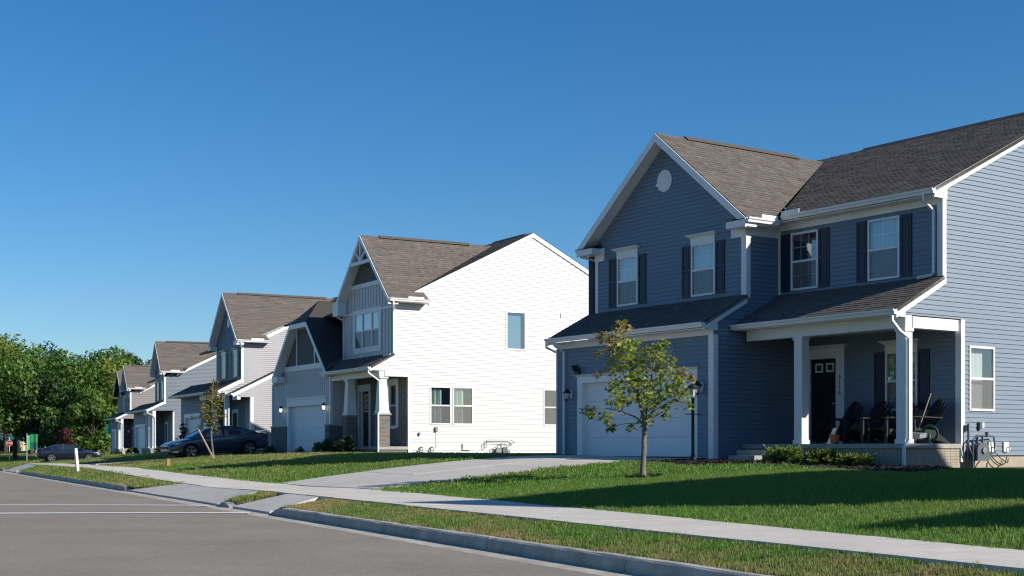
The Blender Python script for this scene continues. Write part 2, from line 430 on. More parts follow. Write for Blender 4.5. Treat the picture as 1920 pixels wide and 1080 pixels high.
def slope(H, poly, expo=0.143, tabw=(0.12, 0.30), deck=0.09, parent=None, over=0.02):
    """one roof plane: a deck slab and courses of laminated shingles with their own thickness"""
    P = [Vector(p) for p in poly]; n = (P[1]-P[0]).cross(P[2]-P[0]).normalized()
    if n.z < 0: n = -n
    s = (Vector((0, 0, 1)) - n*n.z).normalized(); h = s.cross(n).normalized(); o = P[0]
    q2 = [((p-o).dot(h), (p-o).dot(s)) for p in P]
    mb = MB(); mb.prism([p-n*0.006 for p in P], -n*deck); D = H.part('roof', mb, 'roof_deck', parent)
    smin = min(q[1] for q in q2); smax = max(q[1] for q in q2); sh = MB(); k = 0
    while smin+k*expo < smax:
        s0 = smin+k*expo; s1 = min(s0+expo, smax); b = band(q2, s0, s1); k += 1
        if not b: continue
        hmin = min(p[0] for p in b); hmax = max(p[0] for p in b); x = hmin - rnd.uniform(0, tabw[1])
        row = rnd.gauss(1, .025)
        while x < hmax:
            w_ = rnd.uniform(*tabw); t = clip(b, 0, x, False); t = clip(t, 0, x+w_, True) if t else []
            x += w_
            if not t: continue
            th = rnd.choice((.006, .009, .013)); tone = max(.55, min(1.5, rnd.gauss(1, .09)*row))
            def f(p): return o + h*p[0] + s*p[1] + n*(0.001+th*(1-(p[1]-s0)/expo))
            sh.poly([f(p) for p in t], tone)
            zl = [p for p in t if abs(p[1]-s0) < 1e-6]
            if len(zl) >= 2:
                a0 = min(zl); a1 = max(zl)
                sh.poly([f(a0), f(a1), o+h*a1[0]+s*a1[1]-n*.004, o+h*a0[0]+s*a0[1]-n*.004], tone*.8)
    H.part('shingles', sh, 'shingle_brown', D, kind='stuff')
    return D
def ridge(H, a, b, w_=0.15, hgt=0.05, parent=None):
    a, b = Vector(a), Vector(b); d = (b-a).normalized(); x = d.cross(Vector((0, 0, 1))).normalized()
    mb = MB(); mb.prism([a+x*w_+Vector((0, 0, -w_*.55)), a+Vector((0, 0, hgt)), a-x*w_+Vector((0, 0, -w_*.55)), a+Vector((0, 0, -.06))], b-a, tone=.75)
    return H.part('ridge_vent', mb, 'shingle_brown', parent)
def gutter(H, p0, p1, out, hgt=0.125, dep=0.12, name='gutter'):
    """K-profile gutter between two top-back points, opening towards out"""
    p0, p1, o = Vector(p0), Vector(p1), Vector(out); z = Vector((0, 0, 1))
    prof = [p0, p0-z*hgt, p0+o*dep*.62-z*hgt, p0+o*dep*.72-z*hgt*.55, p0+o*dep*.95-z*hgt*.35, p0+o*dep, p0+o*(dep-.012), p0+o*.05-z*.03]
    mb = MB(); mb.prism(prof, p1-p0)
    return H.part(name, mb, 'trim_white')
def downspout(H, pts, r=0.042):
    mb = MB(); mb.tube(pts, r, n=4); return H.part('downspout', mb, 'trim_white')
def window(H, pl, a0, a1, z0, z1, up=(0, 0), low=(0, 0), curt='curtain', screen=True, header=None, shut=None, far=False, single=False, casing=0.0, wave=0.03, curt_span=None, mull=0):
    fr = MB(); w_ = 0.055; o0, o1 = (0.016, 0.045) if far else (-0.02, 0.035)
    if casing:
        c = casing
        pbox(fr, pl, a0-c, a0, z0-c, z1, -.005, .03); pbox(fr, pl, a1, a1+c, z0-c, z1, -.005, .03)
        pbox(fr, pl, a0, a1, z0-c, z0, -.005, .03); pbox(fr, pl, a0-c, a1+c, z1, z1+c, -.005, .032)
    pbox(fr, pl, a0, a0+w_, z0, z1, o0, o1); pbox(fr, pl, a1-w_, a1, z0, z1, o0, o1)
    pbox(fr, pl, a0+w_, a1-w_, z0, z0+w_, o0, o1+.012); pbox(fr, pl, a0+w_, a1-w_, z1-w_, z1, o0, o1)
    zm = (z0+z1)/2
    if not single: pbox(fr, pl, a0+w_, a1-w_, zm-.028, zm+.028, o0, o1-.008)
    W = H.part('window', fr, 'trim_white')
    gi = 0.006
    def pane(b0, b1, c0, c1, o):
        g = MB(); g.poly([pt(pl, b0, c0, o), pt(pl, b1, c0, o), pt(pl, b1, c1, o), pt(pl, b0, c1, o)])
        H.part('pane', g, 'glass_far' if far else 'glass', W)
    po = 0.026 if far else gi
    if single: pane(a0+w_, a1-w_, z0+w_, z1-w_, po)
    else: pane(a0+w_, a1-w_, zm+.028, z1-w_, po); pane(a0+w_, a1-w_, z0+w_, zm-.028, po-.004)
    bars = MB(); any_ = False
    for (nx, ny), (c0, c1) in ((up, (zm+.028, z1-w_)), (low, (z0+w_, zm-.028))):
        for i in range(1, nx): any_ = True; x = a0+w_+(a1-a0-2*w_)*i/nx; pbox(bars, pl, x-.009, x+.009, c0, c1, po-.012, po-.006)
        for i in range(1, ny): any_ = True; z = c0+(c1-c0)*i/ny; pbox(bars, pl, a0+w_, a1-w_, z-.009, z+.009, po-.0125, po-.0065)
    if any_: H.part('window_grille', bars, 'trim_white', W)
    if not far:
        if screen and not single:
            g = MB(); g.poly([pt(pl, a0+w_, z0+w_, .014), pt(pl, a1-w_, z0+w_, .014), pt(pl, a1-w_, zm-.028, .014), pt(pl, a0+w_, zm-.028, .014)]); H.part('insect_screen', g, 'screen', W)
        if curt:
            b0, b1 = curt_span or (a0-.05, a1+.05); g = MB(); N = 40; ph = rnd.uniform(0, 6)
            for i in range(N):
                xa, xb = b0+(b1-b0)*i/N, b0+(b1-b0)*(i+1)/N
                oa, ob = [-.14-wave*(sin(x*42+ph)+.6*sin(x*71+2*ph)) for x in (xa, xb)]
                g.poly([pt(pl, xa, z0-.05, oa), pt(pl, xb, z0-.05, ob), pt(pl, xb, z1-(.1 if curt_span else -.05), ob), pt(pl, xa, z1-(.1 if curt_span else -.05), oa)])
            H.part('curtain', g, curt, W, smooth=True)
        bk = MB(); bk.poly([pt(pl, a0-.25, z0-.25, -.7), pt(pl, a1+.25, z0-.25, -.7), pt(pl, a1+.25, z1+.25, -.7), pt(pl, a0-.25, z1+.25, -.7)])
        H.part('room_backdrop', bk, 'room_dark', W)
    if header:
        hb = MB(); hh = header
        pbox(hb, pl, a0, a1, z1, z1+hh*.62, 0, .045)
        pb = [(a0, .045), (a1, .045)]
        k0, k1 = z1+hh*.62, z1+hh
        A = [pt(pl, a0-.005, k0, .05), pt(pl, a1+.005, k0, .05), pt(pl, a1+.10, k1-.02, .15), pt(pl, a0-.10, k1-.02, .15)]
        B = [pt(pl, a0-.005, k0, 0), pt(pl, a1+.005, k0, 0), pt(pl, a1+.10, k1-.02, 0), pt(pl, a0-.10, k1-.02, 0)]
        for i in range(4): hb.poly([A[i], A[(i+1) % 4], B[(i+1) % 4], B[i]])
        hb.poly(A); pbox(hb, pl, a0-.115, a1+.115, k1-.02, k1, 0, .165)
        H.part('window_header', hb, 'trim_white', W)
    if shut:
        for b0, b1 in shut: shutter(H, pl, b0, b1, z0, z1)
    return W
def shutter(H, pl, b0, b1, z0, z1, m='shutter_navy'):
    s = MB(); f = .05; zm = z0+(z1-z0)*.52
    pbox(s, pl, b0, b0+f, z0, z1, .01, .04); pbox(s, pl, b1-f, b1, z0, z1, .01, .04)
    for c0, c1 in ((z0, z0+.07), (zm-.035, zm+.035), (z1-.07, z1)): pbox(s, pl, b0+f, b1-f, c0, c1, .01, .04)
    for c0, c1 in ((z0+.07, zm-.035), (zm+.035, z1-.07)):
        pbox(s, pl, b0+f, b1-f, c0, c1, .01, .022)
        if c1-c0 > .2: pbox(s, pl, b0+f+.03, b1-f-.03, c0+.04, c1-.04, .022, .032)
    return H.part('shutter', s, m)
def garage_door(H, pl, a0, a1, z0, z1, case_w=.22, header=.25, n=4, crown=True):
    j = MB(); dep = -.16
    pbox(j, pl, a0-case_w, a0, z0-.06, z1, -.16, .03); pbox(j, pl, a1, a1+case_w, z0-.06, z1, -.16, .03)
    pbox(j, pl, a0-case_w, a1+case_w, z1, z1+header*(.7 if crown else 1), -.16, .032)
    if crown:
        k0, k1 = z1+header*.7, z1+header
        A = [pt(pl, a0-case_w, k0, .035), pt(pl, a1+case_w, k0, .035), pt(pl, a1+case_w+.12, k1, .14), pt(pl, a0-case_w-.12, k1, .14)]
        B = [pt(pl, a0-case_w, k0, 0), pt(pl, a1+case_w, k0, 0), pt(pl, a1+case_w+.12, k1, 0), pt(pl, a0-case_w-.12, k1, 0)]
        for i in range(4): j.poly([A[i], A[(i+1) % 4], B[(i+1) % 4], B[i]])
        j.poly(A)
    J = H.part('garage_door_frame', j, 'trim_white')
    hgt = (z1-z0)/n
    for i in range(n):
        d = MB(); c0 = z0+i*hgt; pbox(d, pl, a0, a1, c0+.003, c0+hgt-.003, dep-.04, dep)
        m = 8
        for k in range(m):
            x0 = a0+(a1-a0)*k/m; x1 = a0+(a1-a0)*(k+1)/m
            pbox(d, pl, x0+.06, x1-.06, c0+.09, c0+hgt-.09, dep, dep+.004)
        H.part('door_panel', d, 'garage_white', J)
    sl_ = MB(); pbox(sl_, pl, a0, a1, z0-.04, z0, dep-.03, dep-.005); H.part('bottom_seal', sl_, 'plastic_black', J)
    bk = MB(); bk.poly([pt(pl, a0-.2, z0-.1, dep-.05), pt(pl, a1+.2, z0-.1, dep-.05), pt(pl, a1+.2, z1+.2, dep-.05), pt(pl, a0-.2, z1+.2, dep-.05)]); H.part('door_backing', bk, 'room_dark', J)
    return J
def wall_lantern(H, pl, a, z, lit=False, plate=True):
    m = MB()
    if plate:
        pm = MB()
        P = [(a+.075*cos(t), z+.02+.13*sin(t)) for t in [2*pi*i/14 for i in range(14)]]
        pm.prism([pt(pl, x, y, .016) for x, y in P], Vector(pt(pl, 0, 0, .02))-Vector(pt(pl, 0, 0, 0)))
    L = MB(); L.tube([pt(pl, a, z+.05, .03), pt(pl, a, z+.12, .10), pt(pl, a, z+.12, .16)], .018, n=6)
    c = pt(pl, a, 0, .19)
    L.lathe([(.0, z+.20), (.02, z+.17), (.05, z+.12), (.115, z+.04), (.105, z+.03)], (c[0], c[1], 0), n=10)
    L.lathe([(.05, z-.14), (.055, z-.15), (.03, z-.18), (.0, z-.22)], (c[0], c[1], 0), n=8)
    for k in range(4):
        t = pi/4+k*pi/2; L.tube([(c[0]+.095*cos(t), c[1]+.095*sin(t), z+.035), (c[0]+.052*cos(t), c[1]+.052*sin(t), z-.145)], .006, n=4)
    o = H.part('wall_lantern', L, 'metal_black')
    if plate: H.part('mounting_plate', pm, 'plastic_white', o)
    g = MB(); g.lathe([(.085, z+.03), (.048, z-.14)], (c[0], c[1], 0), n=8); H.part('lamp_glass', g, 'lamp_lit' if lit else 'lamp_glass', o)
    return o
def corner_trim(H, u, v, z0, z1, sx=1, w_=.10, name='corner_trim'):
    """vertical corner board wrapping the corner at (u, v); sx=+1 right end of a front wall, -1 left end"""
    m = MB()
    if sx > 0: m.box(u-w_, u+.028, v-.028, v-.001, z0, z1); m.box(u+.001, u+.0275, v-.001, v+w_*.8, z0, z1)
    else: m.box(u-.028, u+w_, v-.028, v-.001, z0, z1); m.box(u-.0275, u-.001, v-.001, v+w_*.8, z0, z1)
    return H.part(name, m, 'trim_white')
def rake(H, a, b, down, back, name='rake_board'):
    """sloping fascia: a->b top edge, board depth `down` (vertical), thickness vector `back`"""
    a, b = Vector(a), Vector(b); z = Vector((0, 0, down)); m = MB(); m.prism([a, b, b-z, a-z], back)
    return H.part(name, m, 'trim_white')
def sheet(H, pts, name, m, parent=None, thick=None):
    mb = MB()
    if thick is not None: mb.prism(pts, thick)
    else: mb.poly(pts)
    return H.part(name, mb, m, parent)
def foundation(H, boxes, m='block_tan'):
    mb = MB()
    for b in boxes: mb.box(*b)
    return H.part('foundation', mb, m)

# ================================================================== the near blue house
H1 = House(.3238*33.4, 33.4, math.degrees(math.atan2(1840, 2600)), 'blue sided two storey house with a covered porch, navy shutters and the number 9156')
def build_h1():
    H = H1; WL = -12.0; BK = 11.0
    VU, VG, VL, VP = -.70, -1.92, -3.10, -2.05
    B = 'siding_blue'
    # -- foundation
    foundation(H, [(WL+.03, -.03, .03, BK, -1.4, -.14), (WL+.03, -5.32, VL+.03, .03, -1.4, -.22)])
    # -- right side wall, sunlit
    sp = .48; ve = -1.06; ze = 6.20                       # main roof: eave line and pitch
    vr = 5.0; zr = ze+sp*(vr-ve)
    rake_z = lambda v: ze+sp*(min(v, 2*vr-v)-ve)-.20
    polys = [[(0, -.14), (BK, -.14), (BK, 3.14), (0, 3.14)],
             [(VP, 3.14), (0, 3.14), (VU, 3.82), (VU, 3.82)][:3],
             [(VU, 3.14+.0), (BK, 3.14), (BK, rake_z(BK)), (vr, rake_z(vr)), (VU, rake_z(VU))]]
    polys[1] = [(VP+.0, 3.14), (VU, 3.14), (VU, 3.95), (VP+.0, 3.28)]
    ops = [(.31, 1.26, .96, 2.50)]
    wall(H, 'side_wall', ('r', 0), polys, ops, B, z_al=-.14)
    window(H, ('r', 0), .29, 1.28, .94, 2.52, curt='blind_white', wave=.004, curt_span=(.2, 1.02))
    # -- main upper front wall
    wall(H, 'front_wall', ('f', VU), [[(-5.27, 3.5), (0, 3.5), (0, 5.85), (-5.27, 5.85)]], [(-4.82, -3.91, 4.24, 5.73), (-2.22, -1.27, 4.24, 5.73)], B, z_al=-.14)
    m = MB(); m.box(-5.27, -.10, VU-.022, VU-.001, 5.85, 6.02); H.part('frieze_board', m, 'trim_white')
    window(H, ('f', VU), -4.84, -3.89, 4.22, 5.75, up=(3, 2), low=(3, 2), curt=None, shut=[(-5.19, -4.87), (-3.86, -3.50)])
    window(H, ('f', VU), -2.24, -1.25, 4.22, 5.75, up=(1, 2), shut=[(-2.60, -2.27), (-1.22, -.88)])
    corner_trim(H, 0, VU, 3.95, 6.0, 1, .14)
    m = MB(); m.box(-5.27, -5.21, VU-.06, VU-.001, 4.15, 5.85); H.part('corner_trim', m, 'trim_white')
    # -- recessed porch wall
    door = (-4.82, -3.88, .20, 2.42)
    wall(H, 'porch_wall', ('f', 0), [[(-5.27, .14), (0, .14), (0, 3.0), (-5.27, 3.0)]], [(-4.80, -3.90, .14, 2.40), (-2.25, -1.29, 1.0, 2.46)], B, z_al=-.14)
    window(H, ('f', 0), -2.27, -1.27, .98, 2.48, up=(2, 2), low=(2, 2), header=.27, shut=[(-2.62, -2.29), (-1.25, -.90)])
    # door with its casing, number and lights
    c = MB(); pl = ('f', 0)
    pbox(c, pl, -5.03, -4.80, .14, 2.42, -.02, .035); pbox(c, pl, -3.90, -3.62, .14, 2.42, -.02, .035); pbox(c, pl, -5.03, -3.62, 2.42, 2.66, -.02, .037)
    A = [pt(pl, -5.03, 2.66, .04), pt(pl, -3.62, 2.66, .04), pt(pl, -3.52, 2.74, .14), pt(pl, -5.13, 2.74, .14)]
    Bq = [pt(pl, -5.03, 2.66, 0), pt(pl, -3.62, 2.66, 0), pt(pl, -3.52, 2.74, 0), pt(pl, -5.13, 2.74, 0)]
    for i in range(4): c.poly([A[i], A[(i+1) % 4], Bq[(i+1) % 4], Bq[i]])
    c.poly(A); pbox(c, pl, -5.14, -3.51, 2.74, 2.765, 0, .15)
    C = H.part('door_frame', c, 'trim_white')
    d = MB(); pbox(d, pl, -4.80, -3.90, .22, 2.42, -.09, -.04)
    for x0, x1 in ((-4.68, -4.40), (-4.30, -4.02)):
        for z0_, z1_ in ((.42, 1.12), (1.26, 1.98)):
            for q in ((x0, x0+.03, z0_, z1_), (x1-.03, x1, z0_, z1_), (x0, x1, z0_, z0_+.03), (x0, x1, z1_-.03, z1_)): pbox(d, pl, *q, -.04, -.028)
            pbox(d, pl, x0+.07, x1-.07, z0_+.07, z1_-.07, -.04, -.03)
    Dr = H.part('front_door', d, 'door_black')
    for x0, x1 in ((-4.66, -4.40), (-4.28, -4.02)):
        f = MB(); z0_, z1_ = 2.06, 2.30
        pbox(f, pl, x0, x0+.04, z0_, z1_, -.04, -.02); pbox(f, pl, x1-.04, x1, z0_, z1_, -.04, -.02); pbox(f, pl, x0+.04, x1-.04, z0_, z0_+.04, -.04, -.02); pbox(f, pl, x0+.04, x1-.04, z1_-.04, z1_, -.04, -.02)
        o = H.part('door_light', f, 'trim_white', Dr)
        g = MB(); pbox(g, pl, x0+.04, x1-.04, z0_+.04, z1_-.04, -.038, -.034); H.part('pane', g, 'glass_far', Dr)
    k = MB(); k.lathe([(.0, .0), (.03, .0), (.012, .02), (.012, .05), (.035, .06), (.03, .09), (0, .095)], (0, 0, 0), 10, 'y')
    k.v = [(x-3.97, .04-y-.005, z+1.22) for x, y, z in k.v]; H.part('door_handle', k, 'chrome', Dr)
    m = MB(); pbox(m, pl, -4.86, -3.84, .14, .20, -.02, .10); H.part('threshold', m, 'metal_grey', C)
    H.number_parent = C
    # -- porch: slab, foundation face, posts, beam, ceiling
    m = MB(); m.box(-5.25, .03, -2.13, -.014, .03, .14); H.part('porch_slab', m, 'concrete_step')
    pf = MB(); pf.box(-5.22, -.02, -2.06, -.02, -1.2, .03); PF = H.part('porch_foundation', pf, 'mortar')
    for r_ in range(9):                                   # brick-form faces of the porch footing
        z1_ = .022-r_*.066; z0_ = z1_-.058; x = -5.20 - (.1 if r_ % 2 else 0)
        while x < -.03:
            x1 = min(x+.20, -.03); x0 = max(x, -5.21)
            if x1-x0 > .03:
                b = MB(); b.box(x0, x1-.008, -2.072, -2.058, z0_, z1_); H.part('brick', b, 'block_tan', PF)
            x += .208
    bs = MB()
    for r_ in range(9):
        z1_ = .022-r_*.066; y = -2.05
        while y < -.05: bs.box(-.022, -.008, y, min(y+.2, -.03), z1_-.058, z1_); y += .208
    H.part('side_bricks', bs, 'block_tan', PF, kind='stuff')
    for u0, u1 in ((-3.48, -3.22), (-.27, -.01)):
        p = MB(); p.box(u0, u1, VP, VP+.26, .14, 2.84); p.box(u0-.025, u1+.025, VP-.025, VP+.285, .14, .24); p.box(u0-.025, u1+.025, VP-.025, VP+.285, 2.76, 2.84)
        H.part('porch_post', p, 'trim_white')
    b = MB(); b.box(-5.16, 0, VP, VP+.24, 2.842, 3.13); H.part('porch_beam', b, 'trim_white')
    b = MB(); b.box(-.22, .022, VP+.242, -.13, 2.842, 3.11); H.part('side_beam', b, 'trim_white')
    b = MB(); b.box(-5.25, -.23, VP+.245, -.012, 3.0, 3.03); H.part('porch_ceiling', b, 'trim_white')
    corner_trim(H, 0, 0, -.30, 3.13, 1, .14)
    # porch roof
    pr = (4.14-3.27)/1.72
    slope(H, [(-5.24, -2.44, 3.27), (.06, -2.44, 3.27), (.06, VU-.02, 3.27+pr*1.72), (-5.24, VU-.02, 3.27+pr*1.72)])
    gutter(H, (-5.27, -2.44, 3.25), (.06, -2.44, 3.25), (0, -1, 0))
    b = MB(); b.box(-5.25, 0, -2.43, -2.05, 3.105, 3.125); H.part('soffit', b, 'trim_white')
    rake(H, (.03, -2.44, 3.24), (.03, VU, 3.24+pr*1.74), .20, (.03, 0, 0))
    b = MB(); b.prism([(.028, -2.44, 3.08), (.028, -2.44, 3.24), (.028, -2.08, 3.40), (.028, -2.08, 3.08)], (-.03, 0, 0)); H.part('eave_end', b, 'trim_white')
    # -- gable block: upper wall
    gs = .80; zc = -8.46; gz_ = 8.90; ge = 3.56
    gut_z = gz_-gs*ge
    wl = lambda u: gz_-gs*abs(u-zc)-.16
    wall(H, 'gable_wall', ('f', VG), [[(-11.60, 4.0), (-5.30, 4.0), (-5.30, wl(-5.30)), (zc, wl(zc)), (-11.60, wl(-11.60))]],
         [(-10.59, -9.69, 4.23, 5.63), (-7.39, -6.48, 4.23, 5.63)], B, z_al=-.14)
    window(H, ('f', VG), -10.61, -9.67, 4.21, 5.65, up=(1, 2), low=(1, 1), header=.26, shut=[(-10.98, -10.64), (-9.64, -9.30)])
    window(H, ('f', VG), -7.41, -6.46, 4.21, 5.65, up=(3, 2), low=(3, 2), header=.26, shut=[(-7.78, -7.44), (-6.43, -6.09)])
    v = MB(); P = [(zc-.04+.31*cos(2*pi*i/24), 7.60+.31*sin(2*pi*i/24)) for i in range(24)]
    pg = ('f', VG)
    v.prism([pt(pg, x, z, .012) for x, z in P], (0, -.025, 0))
    for i in range(9):
        z = 7.36+i*.06; hw = math.sqrt(max(.0, .25**2-(z-7.60)**2)); 
        if hw > .03: pbox(v, pg, zc-.04-hw, zc-.04+hw, z-.018, z+.018, .037, .05)
    v.prism([pt(pg, zc-.04+r_*cos(2*pi*i/24), 7.60+r_*sin(2*pi*i/24), .037) for r_ in (.31,) for i in range(24)], (0, -.004, 0))
    pbox(v, pg, zc-.41, zc-.34, 7.48, 7.56, .012, .03)
    H.part('gable_vent', v, 'trim_white')
    corner_trim(H, -5.30, VG, 4.0, gut_z-.05, 1, .16); corner_trim(H, -11.60, VG, 4.0, gut_z-.1, -1, .10)
    for a0, a1 in ((-11.63, -11.20), (-5.82, -5.27)):
        m = MB(); m.box(a0, a1, VG-.05, VG-.002, gut_z-.42, gut_z-.03); H.part('frieze_block', m, 'trim_white')
    # block side wall (faces right) above and below
    wall(H, 'block_side_wall', ('r', -5.30), [[(VL+.0, -.22), (-.012, -.22), (-.012, 3.3), (VL, 3.0)], [(VL, 3.0), (-.012, 3.3), (-.012, 4.05), (VG, 4.03), (VL, 3.43)], [(VG, 4.03), (VU, 4.05), (VU, gut_z-.12), (VG, gut_z-.12)]], [], B, z_al=-.14)
    m = MB(); m.box(-5.30, -5.278, VG+.13, VU-.03, gut_z-.38, gut_z-.10); H.part('frieze_board', m, 'trim_white')
    # gable roof planes
    vf = VG-.40; iv = ve
    vv = lambda z: ve+(z-ze)/sp
    slope(H, [(zc+ge, vf, gut_z), (zc+ge, vv(gut_z), gut_z), (zc, vv(gz_), gz_), (zc, vf, gz_)])
    slope(H, [(zc-ge, vf, gut_z), (zc, vf, gz_), (zc, vv(gz_), gz_), (zc-ge, vv(gut_z), gut_z)])
    ridge(H, (zc, vf+1.1, gz_+.01), (zc, vv(gz_)-1.2, gz_+.01))
    for sx in (1, -1):
        e = zc+sx*ge
        rake(H, (e, vf, gut_z-.02), (zc, vf, gz_-.02), .24, (0, -.035, 0))
        # sloping soffit under the overhang
        sheet(H, [(e, vf, gut_z-.21), (zc, vf, gz_-.21), (zc, VG, gz_-.21), (e, VG, gut_z-.21)], 'soffit', 'trim_white', thick=(0, 0, .02))
        # eave return
        m = MB(); x0, x1 = (e-.72, e-.0) if sx > 0 else (e, e+.72)
        m.box(x0, x1, vf-.03, VG-.03, gut_z-.23, gut_z-.05); H.part('eave_return', m, 'trim_white')
        m = MB(); xi, xo = (e-.72, e-.03) if sx > 0 else (e+.72, e+.03)
        m.prism([(xi, vf-.05, gut_z-.05), (xo, vf-.05, gut_z-.05), (xo, VG-.03, gut_z+.08), (xi, VG-.03, gut_z+.08)], (0, 0, .02)); H.part('return_cap', m, 'roof_deck')
    gutter(H, (zc+ge, vf, gut_z+.0), (zc+ge, ve-.10, gut_z), (1, 0, 0))
    gutter(H, (zc-ge, vf-.02, gut_z), (zc-ge, 3, gut_z), (-1, 0, 0))
    m = MB(); m.box(-5.30, zc+ge, VG, ve, gut_z-.15, gut_z-.12); H.part('soffit', m, 'trim_white')
    downspout(H, [(zc-ge-.05, vf+.12, gut_z-.10), (zc-ge-.04, vf+.14, gut_z-.22), (-11.66, VG+.12, gut_z-.38), (-11.66, VG+.12, 3.9)])
    # -- main roof
    slope(H, [(zc+ge, ve, ze), (.07, ve, ze), (.07, vr, zr), (zc, vr, zr), (zc, vv(gz_), gz_)])
    slope(H, [(zc, vv(gz_), gz_), (zc, vr, zr), (WL-.05, vr, zr), (WL-.05, ve, ze)], tabw=(.5, .9))
    slope(H, [(.07, vr, zr), (.07, BK+.3, zr-sp*(BK+.3-vr)), (WL-.05, BK+.3, zr-sp*(BK+.3-vr)), (WL-.05, vr, zr)], tabw=(.6, 1.0))
    ridge(H, (zc+1.2, vr, zr+.01), (.07, vr, zr+.01))
    gutter(H, (zc+ge+.1, ve, ze-.02), (.07, ve, ze-.02), (0, -1, 0))
    m = MB(); m.box(-5.25, .0, ve, VU-.03, 6.02, 6.045); H.part('soffit', m, 'trim_white')
    rake(H, (.035, ve-.02, ze-.01), (.035, vr, zr-.01), .20, (.035, 0, 0)); rake(H, (.035, BK+.3, ze-.01+sp*(2*vr-BK-.3-ve)), (.035, vr, zr-.01), .20, (.035, 0, 0))
    b = MB(); b.prism([(.034, ve, 5.98), (.034, ve, ze-.02), (.034, VU+.14, ze+.1), (.034, VU+.14, 5.98)], (-.03, 0, 0)); H.part('eave_end', b, 'trim_white')
    # splash guards at the inner corner of the gutters
    m = MB(); m.box(zc+ge+.05, zc+ge+.065, ve-.75, ve-.15, gut_z-.02, gut_z+.11); H.part('splash_guard', m, 'trim_white')
    m = MB(); m.box(zc+ge+.12, zc+ge+.75, ve-.10, ve-.085, ze-.04, ze+.09); H.part('splash_guard', m, 'trim_white')
    downspout(H, [(-.22, ve-.05, ze-.12), (-.22, ve-.05, ze-.28), (-.20, VU-.07, ze-.50), (-.20, VU-.07, 4.22), (-.24, VU-.12, 4.17), (-.62, VU-.16, 4.14)])
    downspout(H, [(-.02, -2.50, 3.14), (-.02, -2.50, 2.98), (.03, -2.30, 2.76), (.055, VP+.06, 2.58), (.055, VP+.06, .22), (.055, -2.17, .05), (.055, -2.17, -.48), (.055, -2.25, -.60)])
    # -- garage front
    gd = (-10.78, -6.10, -.19, 1.93)
    wall(H, 'garage_wall', ('f', VL), [[(WL, -.22), (-5.30, -.22), (-5.30, 2.98), (WL, 2.98)]], [(gd[0]-.2, gd[1]+.2, -.23, 2.05)], B, z_al=-.14)
    garage_door(H, ('f', VL), *gd)
    corner_trim(H, -5.30, VL, -.30, 2.98, 1, .17); corner_trim(H, WL, VL, -.22, 2.98, -1, .03)
    m = MB(); m.box(WL, -5.30, VL-.024, VL-.001, 2.98, 3.12); H.part('frieze_board', m, 'trim_white')
    gv = VL-.38; gz0 = 3.29; gsl = (4.09-gz0)/(VG-gv)
    slope(H, [(WL+.05, gv, gz0), (-5.24, gv, gz0), (-5.24, VG-.02, gz0+gsl*(VG-gv)), (WL+.05, VG-.02, gz0+gsl*(VG-gv))])
    gutter(H, (WL, gv, gz0-.01), (-5.24, gv, gz0-.01), (0, -1, 0))
    m = MB(); m.box(WL, -5.30, gv, VL-.03, 3.12, 3.145); H.part('soffit', m, 'trim_white')
    rake(H, (-5.27, gv, gz0-.02), (-5.27, VG-.02, gz0+gsl*(VG-gv)-.02), .20, (.03, 0, 0))
    b = MB(); b.prism([(-5.272, gv, 3.10), (-5.272, gv, gz0-.02), (-5.272, VL+.12, gz0+.15), (-5.272, VL+.12, 3.10)], (-.03, 0, 0)); H.part('eave_end', b, 'trim_white')
    rake(H, (WL+.05, gv, gz0-.02), (WL+.05, VG-.02, gz0+gsl*(VG-gv)-.02), .20, (-.03, 0, 0))
    downspout(H, [(-11.58, gv-.05, gz0-.14), (-11.58, gv-.05, gz0-.22), (-11.58, VL-.07, gz0-.42), (-11.58, VL-.07, -.22)])
    downspout(H, [(WL-.10, gv+.05, gz0-.13), (WL-.12, gv+.06, gz0-.25), (WL-.08, VL+.35, gz0-.5), (WL-.06, VL+.45, -.2)])
    wall_lantern(H, ('f', VL), -11.30, 1.62); wall_lantern(H, ('f', VL), -5.72, 1.62)
    s = MB(); pbox(s, ('f', VL), -11.05, -10.87, 2.20, 2.30, .02, .08); s.prism([pt(('f', VL), -11.07, 2.28, .10), pt(('f', VL), -10.80, 2.28, .10), pt(('f', VL), -10.80, 2.44, .20), pt(('f', VL), -11.07, 2.44, .20)], (0, .03, .02)); H.part('security_light', s, 'metal_black')
    # left, back walls (plain) and attic closure
    wall(H, 'left_wall', ('l', WL), [[(VL, -.22), (0, -.22), (0, 3.2), (VL, 3.2)], [(0, -.22), (BK, -.22), (BK, 3.2), (0, 3.2)], [(VG, 3.2), (BK, 3.2), (BK, rake_z(BK)), (vr, rake_z(vr)), (VG+.2, 6.0), (VG, 5.95)]], [], B, courses=False)
    wall(H, 'back_wall', ('b', BK), [[(WL, -.2), (0, -.2), (0, rake_z(BK)), (WL, rake_z(BK))]], [], B, courses=False)
    # small fittings on the sunlit wall
    for a, z, w_, h_, d_ in ((.08, .45, .09, .14, .09), (.62, .49, .10, .18, .07)):
        m = MB(); pbox(m, ('r', 0), a, a+w_, z, z+h_, .016, .016+d_); H.part('outdoor_outlet', m, 'metal_dark_grey')
    m = MB(); pbox(m, ('r', 0), .73, .84, .53, .66, .016, .05); H.part('junction_cover', m, 'plastic_white')
build_h1()

